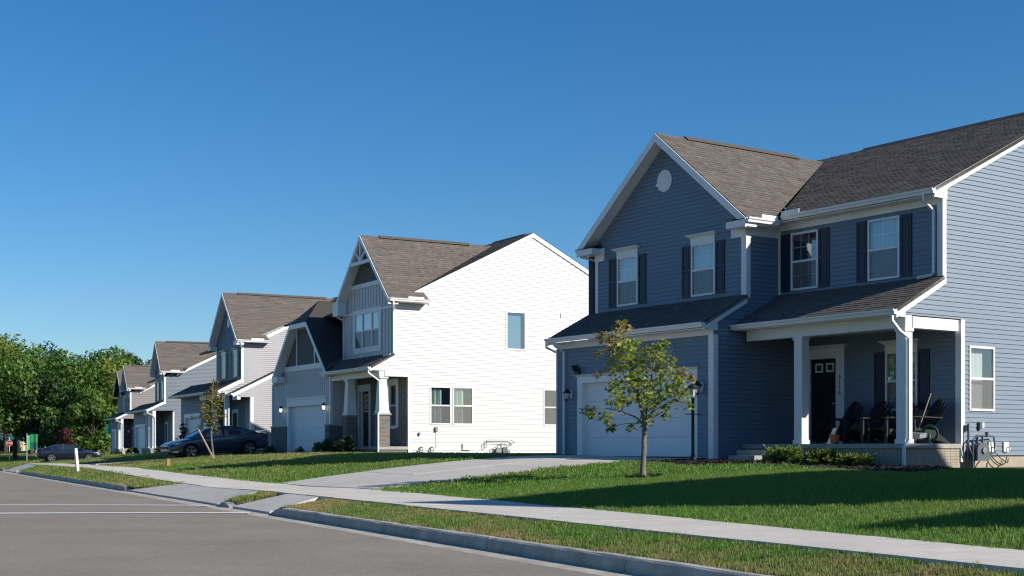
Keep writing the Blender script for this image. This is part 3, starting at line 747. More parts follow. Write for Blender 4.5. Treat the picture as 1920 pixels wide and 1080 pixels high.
# ================================================================== ground, road, kerb, pavement, drive
def strip_mesh(ns, ts, zf, dz=0.0):
    mb = MB(); T, N = np.meshgrid(ts, ns); X = NH[0]*N+TH[0]*T; Y = NH[1]*N+TH[1]*T; Z = zf(X, Y)+EYE+dz
    V = np.stack([X, Y, Z], -1); a, b = V.shape[:2]
    mb.v = [tuple(p) for p in V.reshape(-1, 3)]
    mb.f = [(i*b+j, i*b+j+1, (i+1)*b+j+1, (i+1)*b+j) for i in range(a-1) for j in range(b-1)]
    mb.tone = [1]*len(mb.f); mb.col = [None]*len(mb.f); mb.mi = [0]*len(mb.f)
    return mb
ts = np.concatenate([np.arange(-40, 90, 1.0), np.arange(90, 300, 4), np.arange(300, 430, 15)])
ns = np.concatenate([[NROAD+.17, NROAD+.3, 6.6, 6.9, 7.15], np.arange(7.3, 20, .4), np.arange(20, 60, 3), np.arange(60, 320, 20)])
lawn = strip_mesh(ns, ts, gz).build('lawn', 'soil', smooth=True); tag(lawn, kind='structure')
ts2 = np.concatenate([np.arange(-60, 90, 3.0), np.arange(90, 430, 5)])
road_f = lambda X, Y: z_road(nt_of(X, Y)[1]) + .06*(1-((nt_of(X, Y)[0]+1.0)/7.2)**2)*.6 + .003
road = strip_mesh(np.linspace(-9, NROAD-.40, 16), ts2, road_f).build('road', 'asphalt', smooth=True); tag(road, kind='structure')
gut = strip_mesh(np.array([NROAD-.419, NROAD-.2, NROAD+.06]), ts2, lambda X, Y: z_road(nt_of(X, Y)[1]) - .012*(nt_of(X, Y)[0]-NROAD+.42)-.004).build('gutter_pan', 'concrete_kerb', smooth=True); tag(gut, kind='structure')
verge = strip_mesh(np.array([-320, -60, -12, -9.0]), ts2, lambda X, Y: z_road(nt_of(X, Y)[1]) - .02).build('far_verge', 'far_ground'); tag(verge, kind='structure')
m = MB(); m.poly([(-3500, -3500, -3.0), (3500, -3500, -3.0), (3500, 3500, -3.0), (-3500, 3500, -3.0)]); o = m.build('ground', 'far_ground'); tag(o, kind='structure')
# cross street far off
cs = strip_mesh(np.linspace(-60, 60, 25), np.linspace(221, 233, 4), gz, .04).build('cross_street', 'asphalt'); tag(cs, kind='structure')

kerb = empty('kerb', (*NT(NROAD, 20), EYE-1.1)); tag(kerb, kind='structure')
def kerb_seg(t0, t1, tap0=False, tap1=False):
    mb = MB(); prof = lambda h: [(NROAD+.005, -.08), (NROAD+.02, h*.45), (NROAD+.045, h*.86), (NROAD+.075, h), (NROAD+.19, h), (NROAD+.19, -.08)]
    N = max(2, int((t1-t0)/.35)); rows = []
    for i in range(N+1):
        t = t0+(t1-t0)*i/N; h = .128
        if tap0: h = .008+.12*min(1, (t-t0)/.55)
        if tap1: h = min(h, .008+.12*min(1, (t1-t)/.55))
        rows.append([(*NT(n+rnd.gauss(0, .0015), t), EYE+float(z_road(t))+z+(rnd.gauss(0, .002) if z > 0 else 0)) for n, z in prof(h)])
    for a, b in zip(rows, rows[1:]):
        for k in range(len(a)-1): mb.poly([a[k], a[k+1], b[k+1], b[k]])
    mb.poly(rows[0]); mb.poly(rows[-1][::-1])
    o = mb.build('kerb_stone', 'concrete_kerb', kerb); o.matrix_parent_inverse = Matrix.Translation(-kerb.location)
    return o
def kerb_run(a, b, ta, tb):
    n = max(1, round((b-a)/3.0)); 
    for i in range(n): kerb_seg(a+(b-a)*i/n+.008, a+(b-a)*(i+1)/n-.008, ta and i == 0, tb and i == n-1)
kerb_run(-20, 23.3, False, True); kerb_run(26.15, 27.25, True, True); kerb_run(38.0, 67.2, True, True); kerb_run(69.0, 70.0, True, True); kerb_run(76, 130, True, False)

def in_poly(pts, P):
    x, y = pts[:, 0], pts[:, 1]; r_ = np.zeros(len(pts), bool); n = len(P)
    for i in range(n):
        (x1, y1), (x2, y2) = P[i], P[(i+1) % n]
        c = ((y1 > y) != (y2 > y)) & (x < (x2-x1)*(y-y1)/((y2-y1) if abs(y2-y1) > 1e-9 else 1e-9)+x1); r_ ^= c
    return r_
NOGRASS = []
def slab_patch(name_parent, corners, nu, nv, m, dz=0.03, gap=.012, name='paving_slab', hz=None, th=.07):
    """grid of concrete panels over a quadrilateral (a,b,c,d), following the ground"""
    a, b, c, d = [np.array(p, float) for p in corners]; NOGRASS.append([tuple(a), tuple(b), tuple(c), tuple(d)])
    L = (np.linalg.norm(b-a)+np.linalg.norm(c-d))/2; W = (np.linalg.norm(d-a)+np.linalg.norm(c-b))/2
    for i in range(nu):
        for j in range(nv):
            u0, u1 = i/nu+gap/L/2, (i+1)/nu-gap/L/2; v0, v1 = j/nv+gap/W/2, (j+1)/nv-gap/W/2; mb = MB(); K = 3
            g = lambda u, v: (a*(1-u)+b*u)*(1-v)+(d*(1-u)+c*u)*v
            jig = rnd.uniform(-.003, .003)
            def P(u, v, e=0):
                p = g(u, v); z = (float(gz(*p)) if hz is None else hz(*p)) + EYE + dz + jig - e; return (p[0], p[1], z)
            for p in range(K):
                for q in range(K):
                    uu = [u0+(u1-u0)*x/K for x in (p, p+1)]; vv = [v0+(v1-v0)*x/K for x in (q, q+1)]
                    mb.poly([P(uu[0], vv[0]), P(uu[1], vv[0]), P(uu[1], vv[1]), P(uu[0], vv[1])])
            edge = [(u0, v0), (u1, v0), (u1, v1), (u0, v1)]
            for k in range(4):
                (p0, p1), (q0, q1) = edge[k], edge[(k+1) % 4]
                for s_ in range(K):
                    A = (p0+(q0-p0)*s_/K, p1+(q1-p1)*s_/K); B_ = (p0+(q0-p0)*(s_+1)/K, p1+(q1-p1)*(s_+1)/K)
                    mb.poly([P(*A), P(*B_), P(*B_, th), P(*A, th)])
            o = mb.build(name, m, name_parent)
            o.matrix_parent_inverse = Matrix.Translation(-name_parent.location)
walk = empty('pavement', (*NT(8, 20), EYE-.83)); tag(walk, kind='structure')
walk_z = lambda x, y: float(z_walk(nt_of(x, y)[1]))
edges = list(np.arange(-14, 70, 1.75)) + list(np.arange(70, 120, 4))
for a, b in zip(edges, edges[1:]):
    slab_patch(walk, [NT(N_NEAR, a), NT(N_NEAR, b), NT(float(n_far(b)), b), NT(float(n_far(a)), a)], 1, 1, 'concrete_walk', hz=walk_z)
drive = empty('driveway', (0, 33, EYE-.6)); tag(drive, kind='structure')
gl, gr = H1.xy(-11.0, -3.12), H1.xy(-5.9, -3.12)
sl_, sr_ = NT(float(n_far(34.2))+.01, 34.2), NT(float(n_far(26.9))+.01, 26.9)
def dz1(x, y):
    n, t = nt_of(x, y); f0 = float(n_far(t)); k = max(0, min(1, (n-f0)/(19.3-f0))); return (-.80*(1-k) + -.225*k) + .05*sin(pi*k)
slab_patch(drive, [sl_, sr_, gr, gl], 2, 4, 'concrete_drive', dz=.045)
def dza(x, y):
    n, t = nt_of(x, y); k = max(0, min(1, (n-NROAD-.06)/(N_NEAR-NROAD-.06))); return (float(z_road(t))+.005)*(1-k)+(float(z_walk(t)))*k
slab_patch(drive, [NT(NROAD+.065, 27.3), NT(NROAD+.065, 38.0), NT(N_NEAR-.01, 35.4), NT(N_NEAR-.01, 27.8)], 2, 1, 'concrete_drive', hz=dza, dz=.02)
ramp = empty('kerb_ramp', (*NT(6.6, 24.7), EYE-1.0)); tag(ramp, kind='structure')
slab_patch(ramp, [NT(NROAD+.065, 23.4), NT(NROAD+.065, 26.1), NT(N_NEAR-.01, 25.6), NT(N_NEAR-.01, 23.6)], 1, 1, 'concrete_walk', hz=dza, dz=.02)
slab_patch(ramp, [NT(NROAD+.065, 67.3), NT(NROAD+.065, 76.0), NT(N_NEAR-.01, 74.5), NT(N_NEAR-.01, 67.6)], 2, 1, 'concrete_drive', hz=dza, dz=.02)
# neighbour's drive (white house)
drive2 = empty('driveway', (-12, 62, EYE-.4)); tag(drive2, kind='structure')
# painted crossing lines
for (a, b) in (((-30, 950.9), (392, 948.6)), ((-30, 967.0), (468, 962.7))):
    (x0, y0), (x1, y1) = pix(*a, 1.1), pix(*b, 1.1)
    d = Vector((x1-x0, y1-y0)).normalized(); q = Vector((-d.y, d.x))*.17; mb = MB(); K = 14
    a0 = Vector((x0, y0))-d*3.5; tot = (Vector((x1, y1))-a0).length
    for k in range(K):
        p0, p1 = a0+d*tot*k/K, a0+d*tot*(k+1)/K
        def L(p): return (p.x, p.y, float(road_f(p.x, p.y))+EYE+.008)
        mb.poly([L(p0-q), L(p1-q), L(p1+q), L(p0+q)])
    o = mb.build('road_marking', 'road_paint'); tag(o, kind='structure')

# ================================================================== the white house with the clipped garage gable
H2 = House(-.0746*58.5, 58.5, 30.0, 'white sided farmhouse with brick wainscot, tapered porch columns and a clipped gable over its garage')
def battens(H, pl, polys, ops, m, step=.30, parent=None):
    mb = MB(); zmin = min(p[1] for q in polys for p in q); zmax = max(p[1] for q in polys for p in q)
    for q in polys:
        a0 = min(p[0] for p in q); a1 = max(p[0] for p in q); k = math.ceil(a0/step)
        while k*step < a1-.03:
            x = k*step; k += 1
            s = clip(clip(q, 0, x-.028, False), 0, x+.028, True) if True else []
            if not s: continue
            for r_ in pieces([s], ops, min(p[1] for p in s), max(p[1] for p in s)):
                b = [pt(pl, a, z, -.006) for a, z in r_]; d = Vector(pt(pl, 0, 0, .014))-Vector(pt(pl, 0, 0, 0)); mb.prism(b, d)
    return H.part('battens', mb, m, parent, kind='stuff')
def shakes(H, pl, poly, m, expo=.17, name='shake_panel'):
    mb = MB(); z0 = min(p[1] for p in poly); z1 = max(p[1] for p in poly); k = 0
    base = MB(); base.poly([pt(pl, a, z, .003) for a, z in poly]); B = H.part(name, base, m)
    while z0+k*expo < z1:
        b = band(poly, z0+k*expo, min(z1, z0+(k+1)*expo)); zz = z0+k*expo; k += 1
        if not b: continue
        x = min(p[0] for p in b)-rnd.uniform(0, .2); xe = max(p[0] for p in b)
        while x < xe:
            w_ = rnd.uniform(.12, .3); t = clip(clip(b, 0, x, False), 0, x+w_-.008, True) if clip(b, 0, x, False) else []; x += w_
            if t:
                o = lambda z: .022-.016*(z-zz)/expo
                mb.poly([pt(pl, a, z, o(z)) for a, z in t])
                lo = [p for p in t if abs(p[1]-zz) < 1e-6]
                if len(lo) >= 2: a0, a1 = min(lo)[0], max(lo)[0]; mb.poly([pt(pl, a0, zz, .022), pt(pl, a1, zz, .022), pt(pl, a1, zz, .004), pt(pl, a0, zz, .004)])
    H.part('shakes', mb, m, B, kind='stuff'); return B
def build_h2():
    H = H2; W = -12.7; BK = 12.2; VU, VP = -.67, -1.35; Wt = 'siding_white'
    foundation(H, [(W+.03, -.03, .03, BK, -1.3, -.15), (W+.03, -5.28, VP+.03, .03, -1.3, -.10)])
    sp = .5; vr = 6.1; zr = 9.62; mz = lambda v: zr-sp*abs(v-vr)
    # side wall
    polys = [[(0, -.15), (BK, -.15), (BK, 3.3), (0, 3.3)], [(VP-.38, 3.305), (VU, 3.305), (VU, 3.92), (VP-.38, 3.33)], [(VU, 3.3), (BK, 3.3), (BK, 6.1), (VU, 6.1)],
             [(VU, 6.1), (BK, 6.1), (BK, mz(BK)-.18), (vr, zr-.18), (VU, 6.15)]]
    ops = [(4.80, 5.66, 4.45, 6.02), (1.06, 1.97, 1.12, 2.65), (2.14, 3.03, 1.12, 2.65), (6.70, 7.58, 1.12, 2.65)]
    wall(H, 'side_wall', ('r', 0), polys, ops, Wt, z_al=-.15, boards=False, lip=.026)
    window(H, ('r', 0), 4.72, 5.74, 4.38, 6.08, single=True, curt='blind_blue', wave=.002)
    for a0, a1 in ((1.0, 2.02), (2.09, 3.08)): window(H, ('r', 0), a0, a1, 1.07, 2.70, curt='curtain_green', wave=.045, curt_span=(a0, a0+.62))
    window(H, ('r', 0), 6.64, 7.64, 1.07, 2.70, curt=None)
    # upper front
    zc = -2.57; gs = 1.01; ga = 9.31; gw = lambda u: ga-gs*abs(u-zc)-.22
    g_ops = [(-4.10, -1.42, 4.40, 6.05)]
    low = [(-5.38, 3.9), (-.0, 3.9), (0, gw(0)), (-1.40, 7.20), (-3.74, 7.20), (-5.38, gw(-5.38))]
    wall(H, 'front_wall', ('f', VU), [[(-5.38, 3.9), (0, 3.9), (0, gw(0)), (zc, gw(zc)), (-5.38, gw(-5.38))]], g_ops, Wt, courses=False)
    battens(H, ('f', VU), [[(-5.38, 3.9), (0, 3.9), (0, 5.98), (-5.38, 5.98)], [(-5.38, 6.1), (0, 6.1), (0, gw(0)), (-.98, 7.08), (-4.18, 7.08), (-5.38, gw(-5.38))]], [(-4.24, -1.28, 4.2, 6.18)], Wt)
    f = MB(); pl = ('f', VU)
    pbox(f, pl, -5.38, 0, 5.98, 6.08, 0, .026); pbox(f, pl, -4.5, -.64, 7.10, 7.29, 0, .035); H.part('trim_band', f, 'trim_white')
    top = gw(zc); shakes(H, pl, [(zc-(top-7.29)/gs, 7.29), (zc+(top-7.29)/gs, 7.29), (zc, top)], 'shake_grey')
    c = MB()
    for q in ((-4.24, -4.06, 4.24, 6.14), (-1.46, -1.28, 4.24, 6.14)): pbox(c, pl, *q, 0, .03)
    pbox(c, pl, -4.06, -1.46, 5.99, 6.14, 0, .03); pbox(c, pl, -4.06, -1.46, 4.24, 4.42, 0, .03); H.part('window_casing', c, 'trim_white')
    for a0, a1 in ((-4.06, -3.20), (-3.19, -2.22), (-2.21, -1.46)): window(H, pl, a0, a1, 4.42, 5.99, curt='curtain')
    corner_trim(H, 0, VU, 3.85, 6.1, 1, .10); corner_trim(H, -5.38, VU, 3.85, 6.0, -1, .06)
    # gable roof over the front
    vf = VU-.42; e = 2.98; ez = ga-gs*e
    vm = lambda z: vr-(zr-z)/sp
    slope(H, [(zc+e, vf, ez), (zc+e, vm(ez), ez), (zc, vm(ga), ga), (zc, vf, ga)])
    slope(H, [(zc+e, vm(ez), ez), (zc+e, .80, ez), (.03, .66, ez+gs*(zc+e-.03)), (.03, vm(ez+gs*(zc+e-.03)), ez+gs*(zc+e-.03))])
    slope(H, [(zc-e, vf, ez), (zc, vf, ga), (zc, vm(ga), ga), (zc-e, vm(ez), ez)], tabw=(.5, .9))
    ridge(H, (zc, vf+.9, ga+.01), (zc, vm(ga)-1.2, ga+.01))
    for sx in (1, -1):
        rake(H, (zc+sx*e, vf, ez-.02), (zc, vf, ga-.02), .22, (0, -.035, 0))
        sheet(H, [(zc+sx*e, vf, ez-.24), (zc, vf, ga-.24), (zc, VU, ga-.24), (zc+sx*e, VU, ez-.24)], 'soffit', 'trim_white', thick=(0, 0, .02))
    m = MB(); m.box(zc-e-.02, -4.95, vf-.03, VU-.03, ez-.30, ez+.30); H.part('eave_return', m, 'trim_white')
    t = MB(); zt = 8.12; hw = (ga-.2-zt)/gs
    t.box(zc-hw, zc+hw, vf-.02, vf+.05, zt-.09, zt+.07); t.box(zc-.05, zc+.05, vf-.018, vf+.048, zt+.07, ga-.3)
    for sx in (1, -1):
        a = Vector((zc+sx*.06, vf-.016, zt+.1)); b = Vector((zc+sx*hw*.52, vf-.016, zt+(ga-.2-zt)*.48)); d = (b-a).normalized(); n_ = Vector((-d.z, 0, d.x))*.045
        t.prism([a-n_, b-n_, b+n_, a+n_], (0, .06, 0))
    H.part('gable_truss', t, 'trim_white')
    gutter(H, (zc+e, vf, ez+.01), (zc+e, .8, ez+.01), (1, 0, 0)); gutter(H, (zc-e, vf-.02, ez), (zc-e, 2, ez), (-1, 0, 0))
    m = MB(); m.box(.03, zc+e, VU, .78, ez-.13, ez-.11); H.part('soffit', m, 'trim_white')
    m = MB(); m.box(zc+e+.10, zc+e+.115, -.25, .48, ez-.02, ez+.10); H.part('splash_guard', m, 'trim_white')
    downspout(H, [(zc+e+.05, VU-.25, ez-.12), (zc+e+.04, VU-.24, ez-.25), (.06, VU-.06, ez-.5), (.06, VU-.06, 4.05), (-.05, VU-.18, 3.98), (-.5, VU-.25, 3.96)])
    downspout(H, [(zc-e-.06, vf+.1, ez-.1), (zc-e-.05, vf+.1, ez-.25), (zc-e+.25, VU-.08, ez-.45)])
    # main roof
    slope(H, [(.06, vm(6.2), 6.2), (.06, vr, zr), (zc, vr, zr), (zc, vm(ga), ga), (zc+2.6, vm(6.69), 6.69)][:4] + [(-.02, vm(6.62), 6.62)])
    slope(H, [(zc, vm(ga), ga), (zc, vr, zr), (W-.06, vr, zr), (W-.06, vm(6.2), 6.2), (zc-e, vm(6.2), 6.2)], tabw=(.5, .9))
    slope(H, [(.06, vr, zr), (.06, BK+.3, mz(BK+.3)), (W-.06, BK+.3, mz(BK+.3)), (W-.06, vr, zr)], tabw=(.5, .9))
    ridge(H, (-.6, vr, zr+.01), (zc-1, vr, zr+.01))
    rake(H, (.03, .25, mz(.25)-.02), (.03, vr, zr-.02), .20, (.035, 0, 0)); rake(H, (.03, BK+.3, mz(BK+.3)-.02), (.03, vr, zr-.02), .20, (.035, 0, 0))
    # porch
    wall(H, 'porch_wall', ('f', 0), [[(-5.25, .10), (0, .10), (0, 3.2), (-5.25, 3.2)]], [(-5.15, -3.95, .1, 2.7), (-2.5, -1.15, 1.0, 2.8)], 'brick_grey', courses=False)
    p0 = ('f', 0); fr = MB()
    for q in ((-5.22, -5.08, .13, 2.62), (-4.86, -4.76, .13, 2.62), (-4.02, -3.88, .13, 2.62)): pbox(fr, p0, *q, -.05, .04)
    pbox(fr, p0, -5.22, -3.88, 2.62, 2.92, -.05, .045); D = H.part('door_frame', fr, 'trim_white')
    d = MB(); pbox(d, p0, -4.76, -4.02, .15, 2.62, -.09, -.04); pbox(d, p0, -4.66, -4.12, .35, 1.2, -.04, -.03); dd = H.part('front_door', d, 'door_brown')
    g = MB(); pbox(g, p0, -4.52, -4.14, 1.72, 2.44, -.038, -.03); H.part('pane', g, 'glass_far', dd)
    g = MB()
    for q in ((-4.56, -4.52, 1.68, 2.48), (-4.14, -4.10, 1.68, 2.48), (-4.52, -4.14, 1.68, 1.72), (-4.52, -4.14, 2.44, 2.48), (-4.345, -4.315, 1.72, 2.44), (-4.52, -4.14, 1.95, 1.98), (-4.52, -4.14, 2.19, 2.22)): pbox(g, p0, *q, -.03, -.012)
    H.part('window_grille', g, 'trim_white', dd)
    g = MB(); pbox(g, p0, -5.08, -4.86, .16, 2.60, -.06, -.05); H.part('sidelight_pane', g, 'glass_far', D)
    k = MB(); k.lathe([(0, 0), (.03, 0), (.03, .05), (0, .055)], (0, 0, 0), 8, 'y'); k.v = [(x-4.70, -y+.035, z+1.15) for x, y, z in k.v]; H.part('door_handle', k, 'chrome', dd)
    c = MB()
    for q in ((-2.72, -2.52, .95, 2.82), (-1.13, -.98, .95, 2.82)): pbox(c, p0, *q, 0, .04)
    pbox(c, p0, -2.72, -.98, 2.82, 3.05, 0, .042); pbox(c, p0, -2.52, -1.13, .9, .98, 0, .05); H.part('window_casing', c, 'trim_white')
    for a0, a1 in ((-2.52, -1.83), (-1.82, -1.13)): window(H, p0, a0, a1, .98, 2.82, curt=None)
    corner_trim(H, 0, 0, -.2, 3.3, 1, .10)
    m = MB(); m.box(-5.25, .02, VP-.02, -.014, .0, .13); H.part('porch_slab', m, 'concrete_step')
    m = MB(); m.box(-5.2, -.03, VP+.03, -.03, -1.2, 0.0); H.part('porch_foundation', m, 'brick_grey')
    for u0, u1, v0 in ((-3.84, -3.36, VP-.02), (-.46, .03, VP-.02)):
        b = MB(); b.box(u0, u1, v0, v0+.49, .13, 1.45); P = H.part('brick_pier', b, 'brick_grey')
        b = MB(); b.box(u0-.05, u1+.05, v0-.05, v0+.54, 1.45, 1.52); H.part('pier_cap', b, 'concrete_step', P)
        b = MB(); x, y = (u0+u1)/2, v0+.245; A = [(x+s*.22, y+t*.22, 1.52) for s, t in ((-1, -1), (1, -1), (1, 1), (-1, 1))]; Bq = [(x+s*.145, y+t*.145, 3.06) for s, t in ((-1, -1), (1, -1), (1, 1), (-1, 1))]
        for i in range(4): b.poly([A[i], A[(i+1) % 4], Bq[(i+1) % 4], Bq[i]])
        b.box(x-.24, x+.24, y-.24, y+.24, 1.52, 1.62); b.box(x-.2, x+.2, y-.2, y+.2, 2.98, 3.07); H.part('tapered_column', b, 'trim_white')
    b = MB(); b.box(-5.22, .0, VP, VP+.24, 3.07, 3.31); H.part('porch_beam', b, 'trim_white')
    b = MB(); b.box(-.22, .022, VP+.242, -.03, 3.07, 3.29); H.part('side_beam', b, 'trim_white')
    b = MB(); b.box(-5.22, -.23, VP+.245, -.012, 3.2, 3.22); H.part('porch_ceiling', b, 'trim_white')
    ps = (4.06-3.46)/(1.78-.67)
    slope(H, [(-5.36, -1.78, 3.46), (.05, -1.78, 3.46), (.05, VU-.02, 3.46+ps*1.09), (-5.36, VU-.02, 3.46+ps*1.09)])
    gutter(H, (-5.2, -1.78, 3.45), (.05, -1.78, 3.45), (0, -1, 0))
    b = MB(); b.box(-5.2, 0, -1.77, VP, 3.315, 3.33); H.part('soffit', b, 'trim_white')
    rake(H, (.02, -1.78, 3.44), (.02, VU, 3.44+ps*1.11), .18, (.03, 0, 0))
    downspout(H, [(-.02, -1.84, 3.34), (-.02, -1.84, 3.2), (.07, VP-.02, 2.86), (.075, VP-.01, 1.6), (.09, VP-.09, 1.5), (.09, VP-.09, -.25)])
    # garage
    GA = -8.19; gl_, gr_ = W, -5.25; gd = (-10.45, -5.95, -.10, 2.05); gk = ('f', VP)
    rs = 1.05; tz = 5.90; az = 6.98; hz = 3.55; hw0 = 3.36
    topw = lambda u: min(az-rs*abs(u-GA), tz)-.24
    ul, ur = GA-(az-tz)/rs, GA+(az-tz)/rs
    gp = [[(gl_, -.15), (gr_, -.15), (gr_, 3.3), (gl_, 3.3)], [(GA-hw0+.1, 3.3), (GA+hw0-.42, 3.3), (GA+hw0-.42, topw(GA+hw0-.42)), (ur, topw(ur)), (ul, topw(ul)), (GA-hw0+.1, topw(GA-hw0+.1))]]
    wall(H, 'garage_wall', gk, gp, [(gd[0]-.15, gd[1]+.15, -.16, 2.2)], Wt, courses=False)
    battens(H, gk, [[(gl_, 1.14), (gr_, 1.14), (gr_, 3.3), (gl_, 3.3)], [(GA-2.9, 3.3), (GA+2.6, 3.3), (GA+2.4, 3.72), (GA-2.8, 3.72)]], [(gd[0]-.34, gd[1]+.34, -.2, 2.5)], Wt, step=.25)
    for a0, a1 in ((gl_-.02, gd[0]-.2), (gd[1]+.2, gr_+.02)):
        b = MB(); pbox(b, gk, a0, a1, -.5, 1.08, 0, .07); Wn = H.part('brick_wainscot', b, 'brick_grey')
        b = MB(); pbox(b, gk, a0-.02, a1+.02, 1.08, 1.14, 0, .10); H.part('wainscot_cap', b, 'concrete_step', Wn)
    garage_door(H, gk, *gd, case_w=.2, header=.30, crown=False)
    m = MB(); pbox(m, gk, gd[0]-.22, gd[1]+.22, 2.36, 2.42, 0, .05); H.part('header_cap', m, 'trim_white')
    f = MB(); pbox(f, gk, GA-2.72, GA+2.62, 3.74, 3.98, 0, .035); H.part('trim_band', f, 'trim_white')
    sh = [(GA-(az-.24-3.98)/rs, 3.98), (GA+(az-.24-3.98)/rs-.05, 3.98), (ur, tz-.24), (ul, tz-.24)]
    shakes(H, gk, sh, 'shake_grey')
    f = MB(); pbox(f, gk, ul-.15, ul-.05, 3.98, tz-.26, .024, .05); pbox(f, gk, ur+.03, ur+.13, 3.98, tz-.26, .024, .05); H.part('shake_divider', f, 'trim_white')
    corner_trim(H, gr_, VP, 1.14, 3.3, 1, .13); corner_trim(H, gl_, VP, 1.14, 3.2, -1, .06)
    wall(H, 'garage_side_wall', ('r', gr_), [[(VP, -.1), (-.012, -.1), (-.012, 3.3), (VP, 3.3)]], [], Wt, courses=False)
    battens(H, ('r', gr_), [[(VP, 1.1), (-.02, 1.1), (-.02, 3.2), (VP, 3.2)]], [], Wt, step=.3)
    b = MB(); b.box(gr_, gr_+.06, VP+.02, -.02, .13, 1.05); Wn = H.part('brick_wainscot', b, 'brick_grey')
    b = MB(); b.box(gr_, gr_+.09, VP+.02, -.02, 1.05, 1.10); H.part('wainscot_cap', b, 'concrete_step', Wn)
    vg = VP-.42
    slope(H, [(GA+hw0, vg, hz), (-5.39, VU-.0, az-rs*abs(-5.39-GA)), (-5.39, 5.2, az-rs*abs(-5.39-GA)), (GA, 5.2, az), (GA, vg+(az-tz)*.95, az), (ur, vg, tz)])
    slope(H, [(GA-hw0, vg, hz), (ul, vg, tz), (GA, vg+(az-tz)*.95, az), (GA, 5.2, az), (GA-hw0, 5.2, hz)])
    slope(H, [(ul, vg, tz), (ur, vg, tz), (GA, vg+(az-tz)*.95, az)])
    for s in (1, -1):
        rake(H, (GA+s*hw0, vg, hz-.02), (GA+s*(az-tz)/rs, vg, tz-.02), .22, (0, -.035, 0))
        x1, x2 = GA+s*hw0, GA+s*(az-tz)/rs
        sheet(H, [(x1, vg, hz-.24), (x2, vg, tz-.24), (x2, VP, tz-.24), (x1, VP, hz-.24)], 'soffit', 'trim_white', thick=(0, 0, .02))
    m = MB(); m.box(ul, ur, vg-.034, vg+.0, tz-.24, tz-.02); H.part('rake_board', m, 'trim_white')
    sheet(H, [(ul, vg, tz-.24), (ur, vg, tz-.24), (ur, VP, tz-.24), (ul, VP, tz-.24)], 'soffit', 'trim_white', thick=(0, 0, .02))
    m = MB(); m.box(GA-hw0-.02, GA-hw0+.62, vg-.03, VP-.03, hz-.32, hz-.02); H.part('eave_return', m, 'trim_white')
    m = MB(); m.box(GA+hw0-.45, GA+hw0+.02, vg-.03, VP-.03, hz-.3, hz-.05); H.part('eave_return', m, 'trim_white')
    gutter(H, (GA-hw0, vg, hz), (GA-hw0, 5, hz), (-1, 0, 0))
    downspout(H, [(GA-hw0-.06, vg+.15, hz-.12), (GA-hw0-.05, vg+.16, hz-.28), (gl_-.08, VP+.2, hz-.5), (gl_-.05, VP+.25, 0)])
    wall_lantern(H, gk, -11.05, 1.95, True, False); wall_lantern(H, gk, -5.62, 1.95, True, False)
    wall(H, 'left_wall', ('l', W), [[(VP, -.1), (BK, -.1), (BK, 6.2), (VP, 3.5)], [(2.0, 4.7), (BK, 6.2), (BK, mz(BK)-.18), (vr, zr-.18)]], [], Wt, courses=False)
    wall(H, 'back_wall', ('b', BK), [[(W, -.1), (0, -.1), (0, mz(BK)), (W, mz(BK))]], [], Wt, courses=False)
    wall(H, 'gable_left_wall', ('l', -5.38), [[(VU, 3.9), (6, 3.9), (6, 6.4), (VU, 6.2)]], [], Wt, courses=False)
    # fittings on the long white wall
    for a, z, w_, h_, d_, mm in ((.45, .60, .07, .13, .08, 'metal_grey'), (1.22, .78, .12, .18, .09, 'metal_grey')):
        m = MB(); pbox(m, ('r', 0), a, a+w_, z, z+h_, .016, .016+d_); H.part('outdoor_outlet', m, mm)
    m = MB(); m.tube([(.03, 1.28, .78), (.03, 1.28, .05)], .008, n=4); H.part('cable', m, 'metal_grey')
    m = MB(); m.tube([(.06, 2.55, .25), (.06, 2.55, -.02), (.06, 2.9, -.02)], .02, n=6); H.part('vent_pipe', m, 'metal_grey')
    for a, z in ((.95, 6.12), (7.55, 5.92)):
        m = MB(); pbox(m, ('r', 0), a, a+.05, z, z+.22, .012, .05); H.part('gable_hook', m, 'plastic_white')
build_h2()

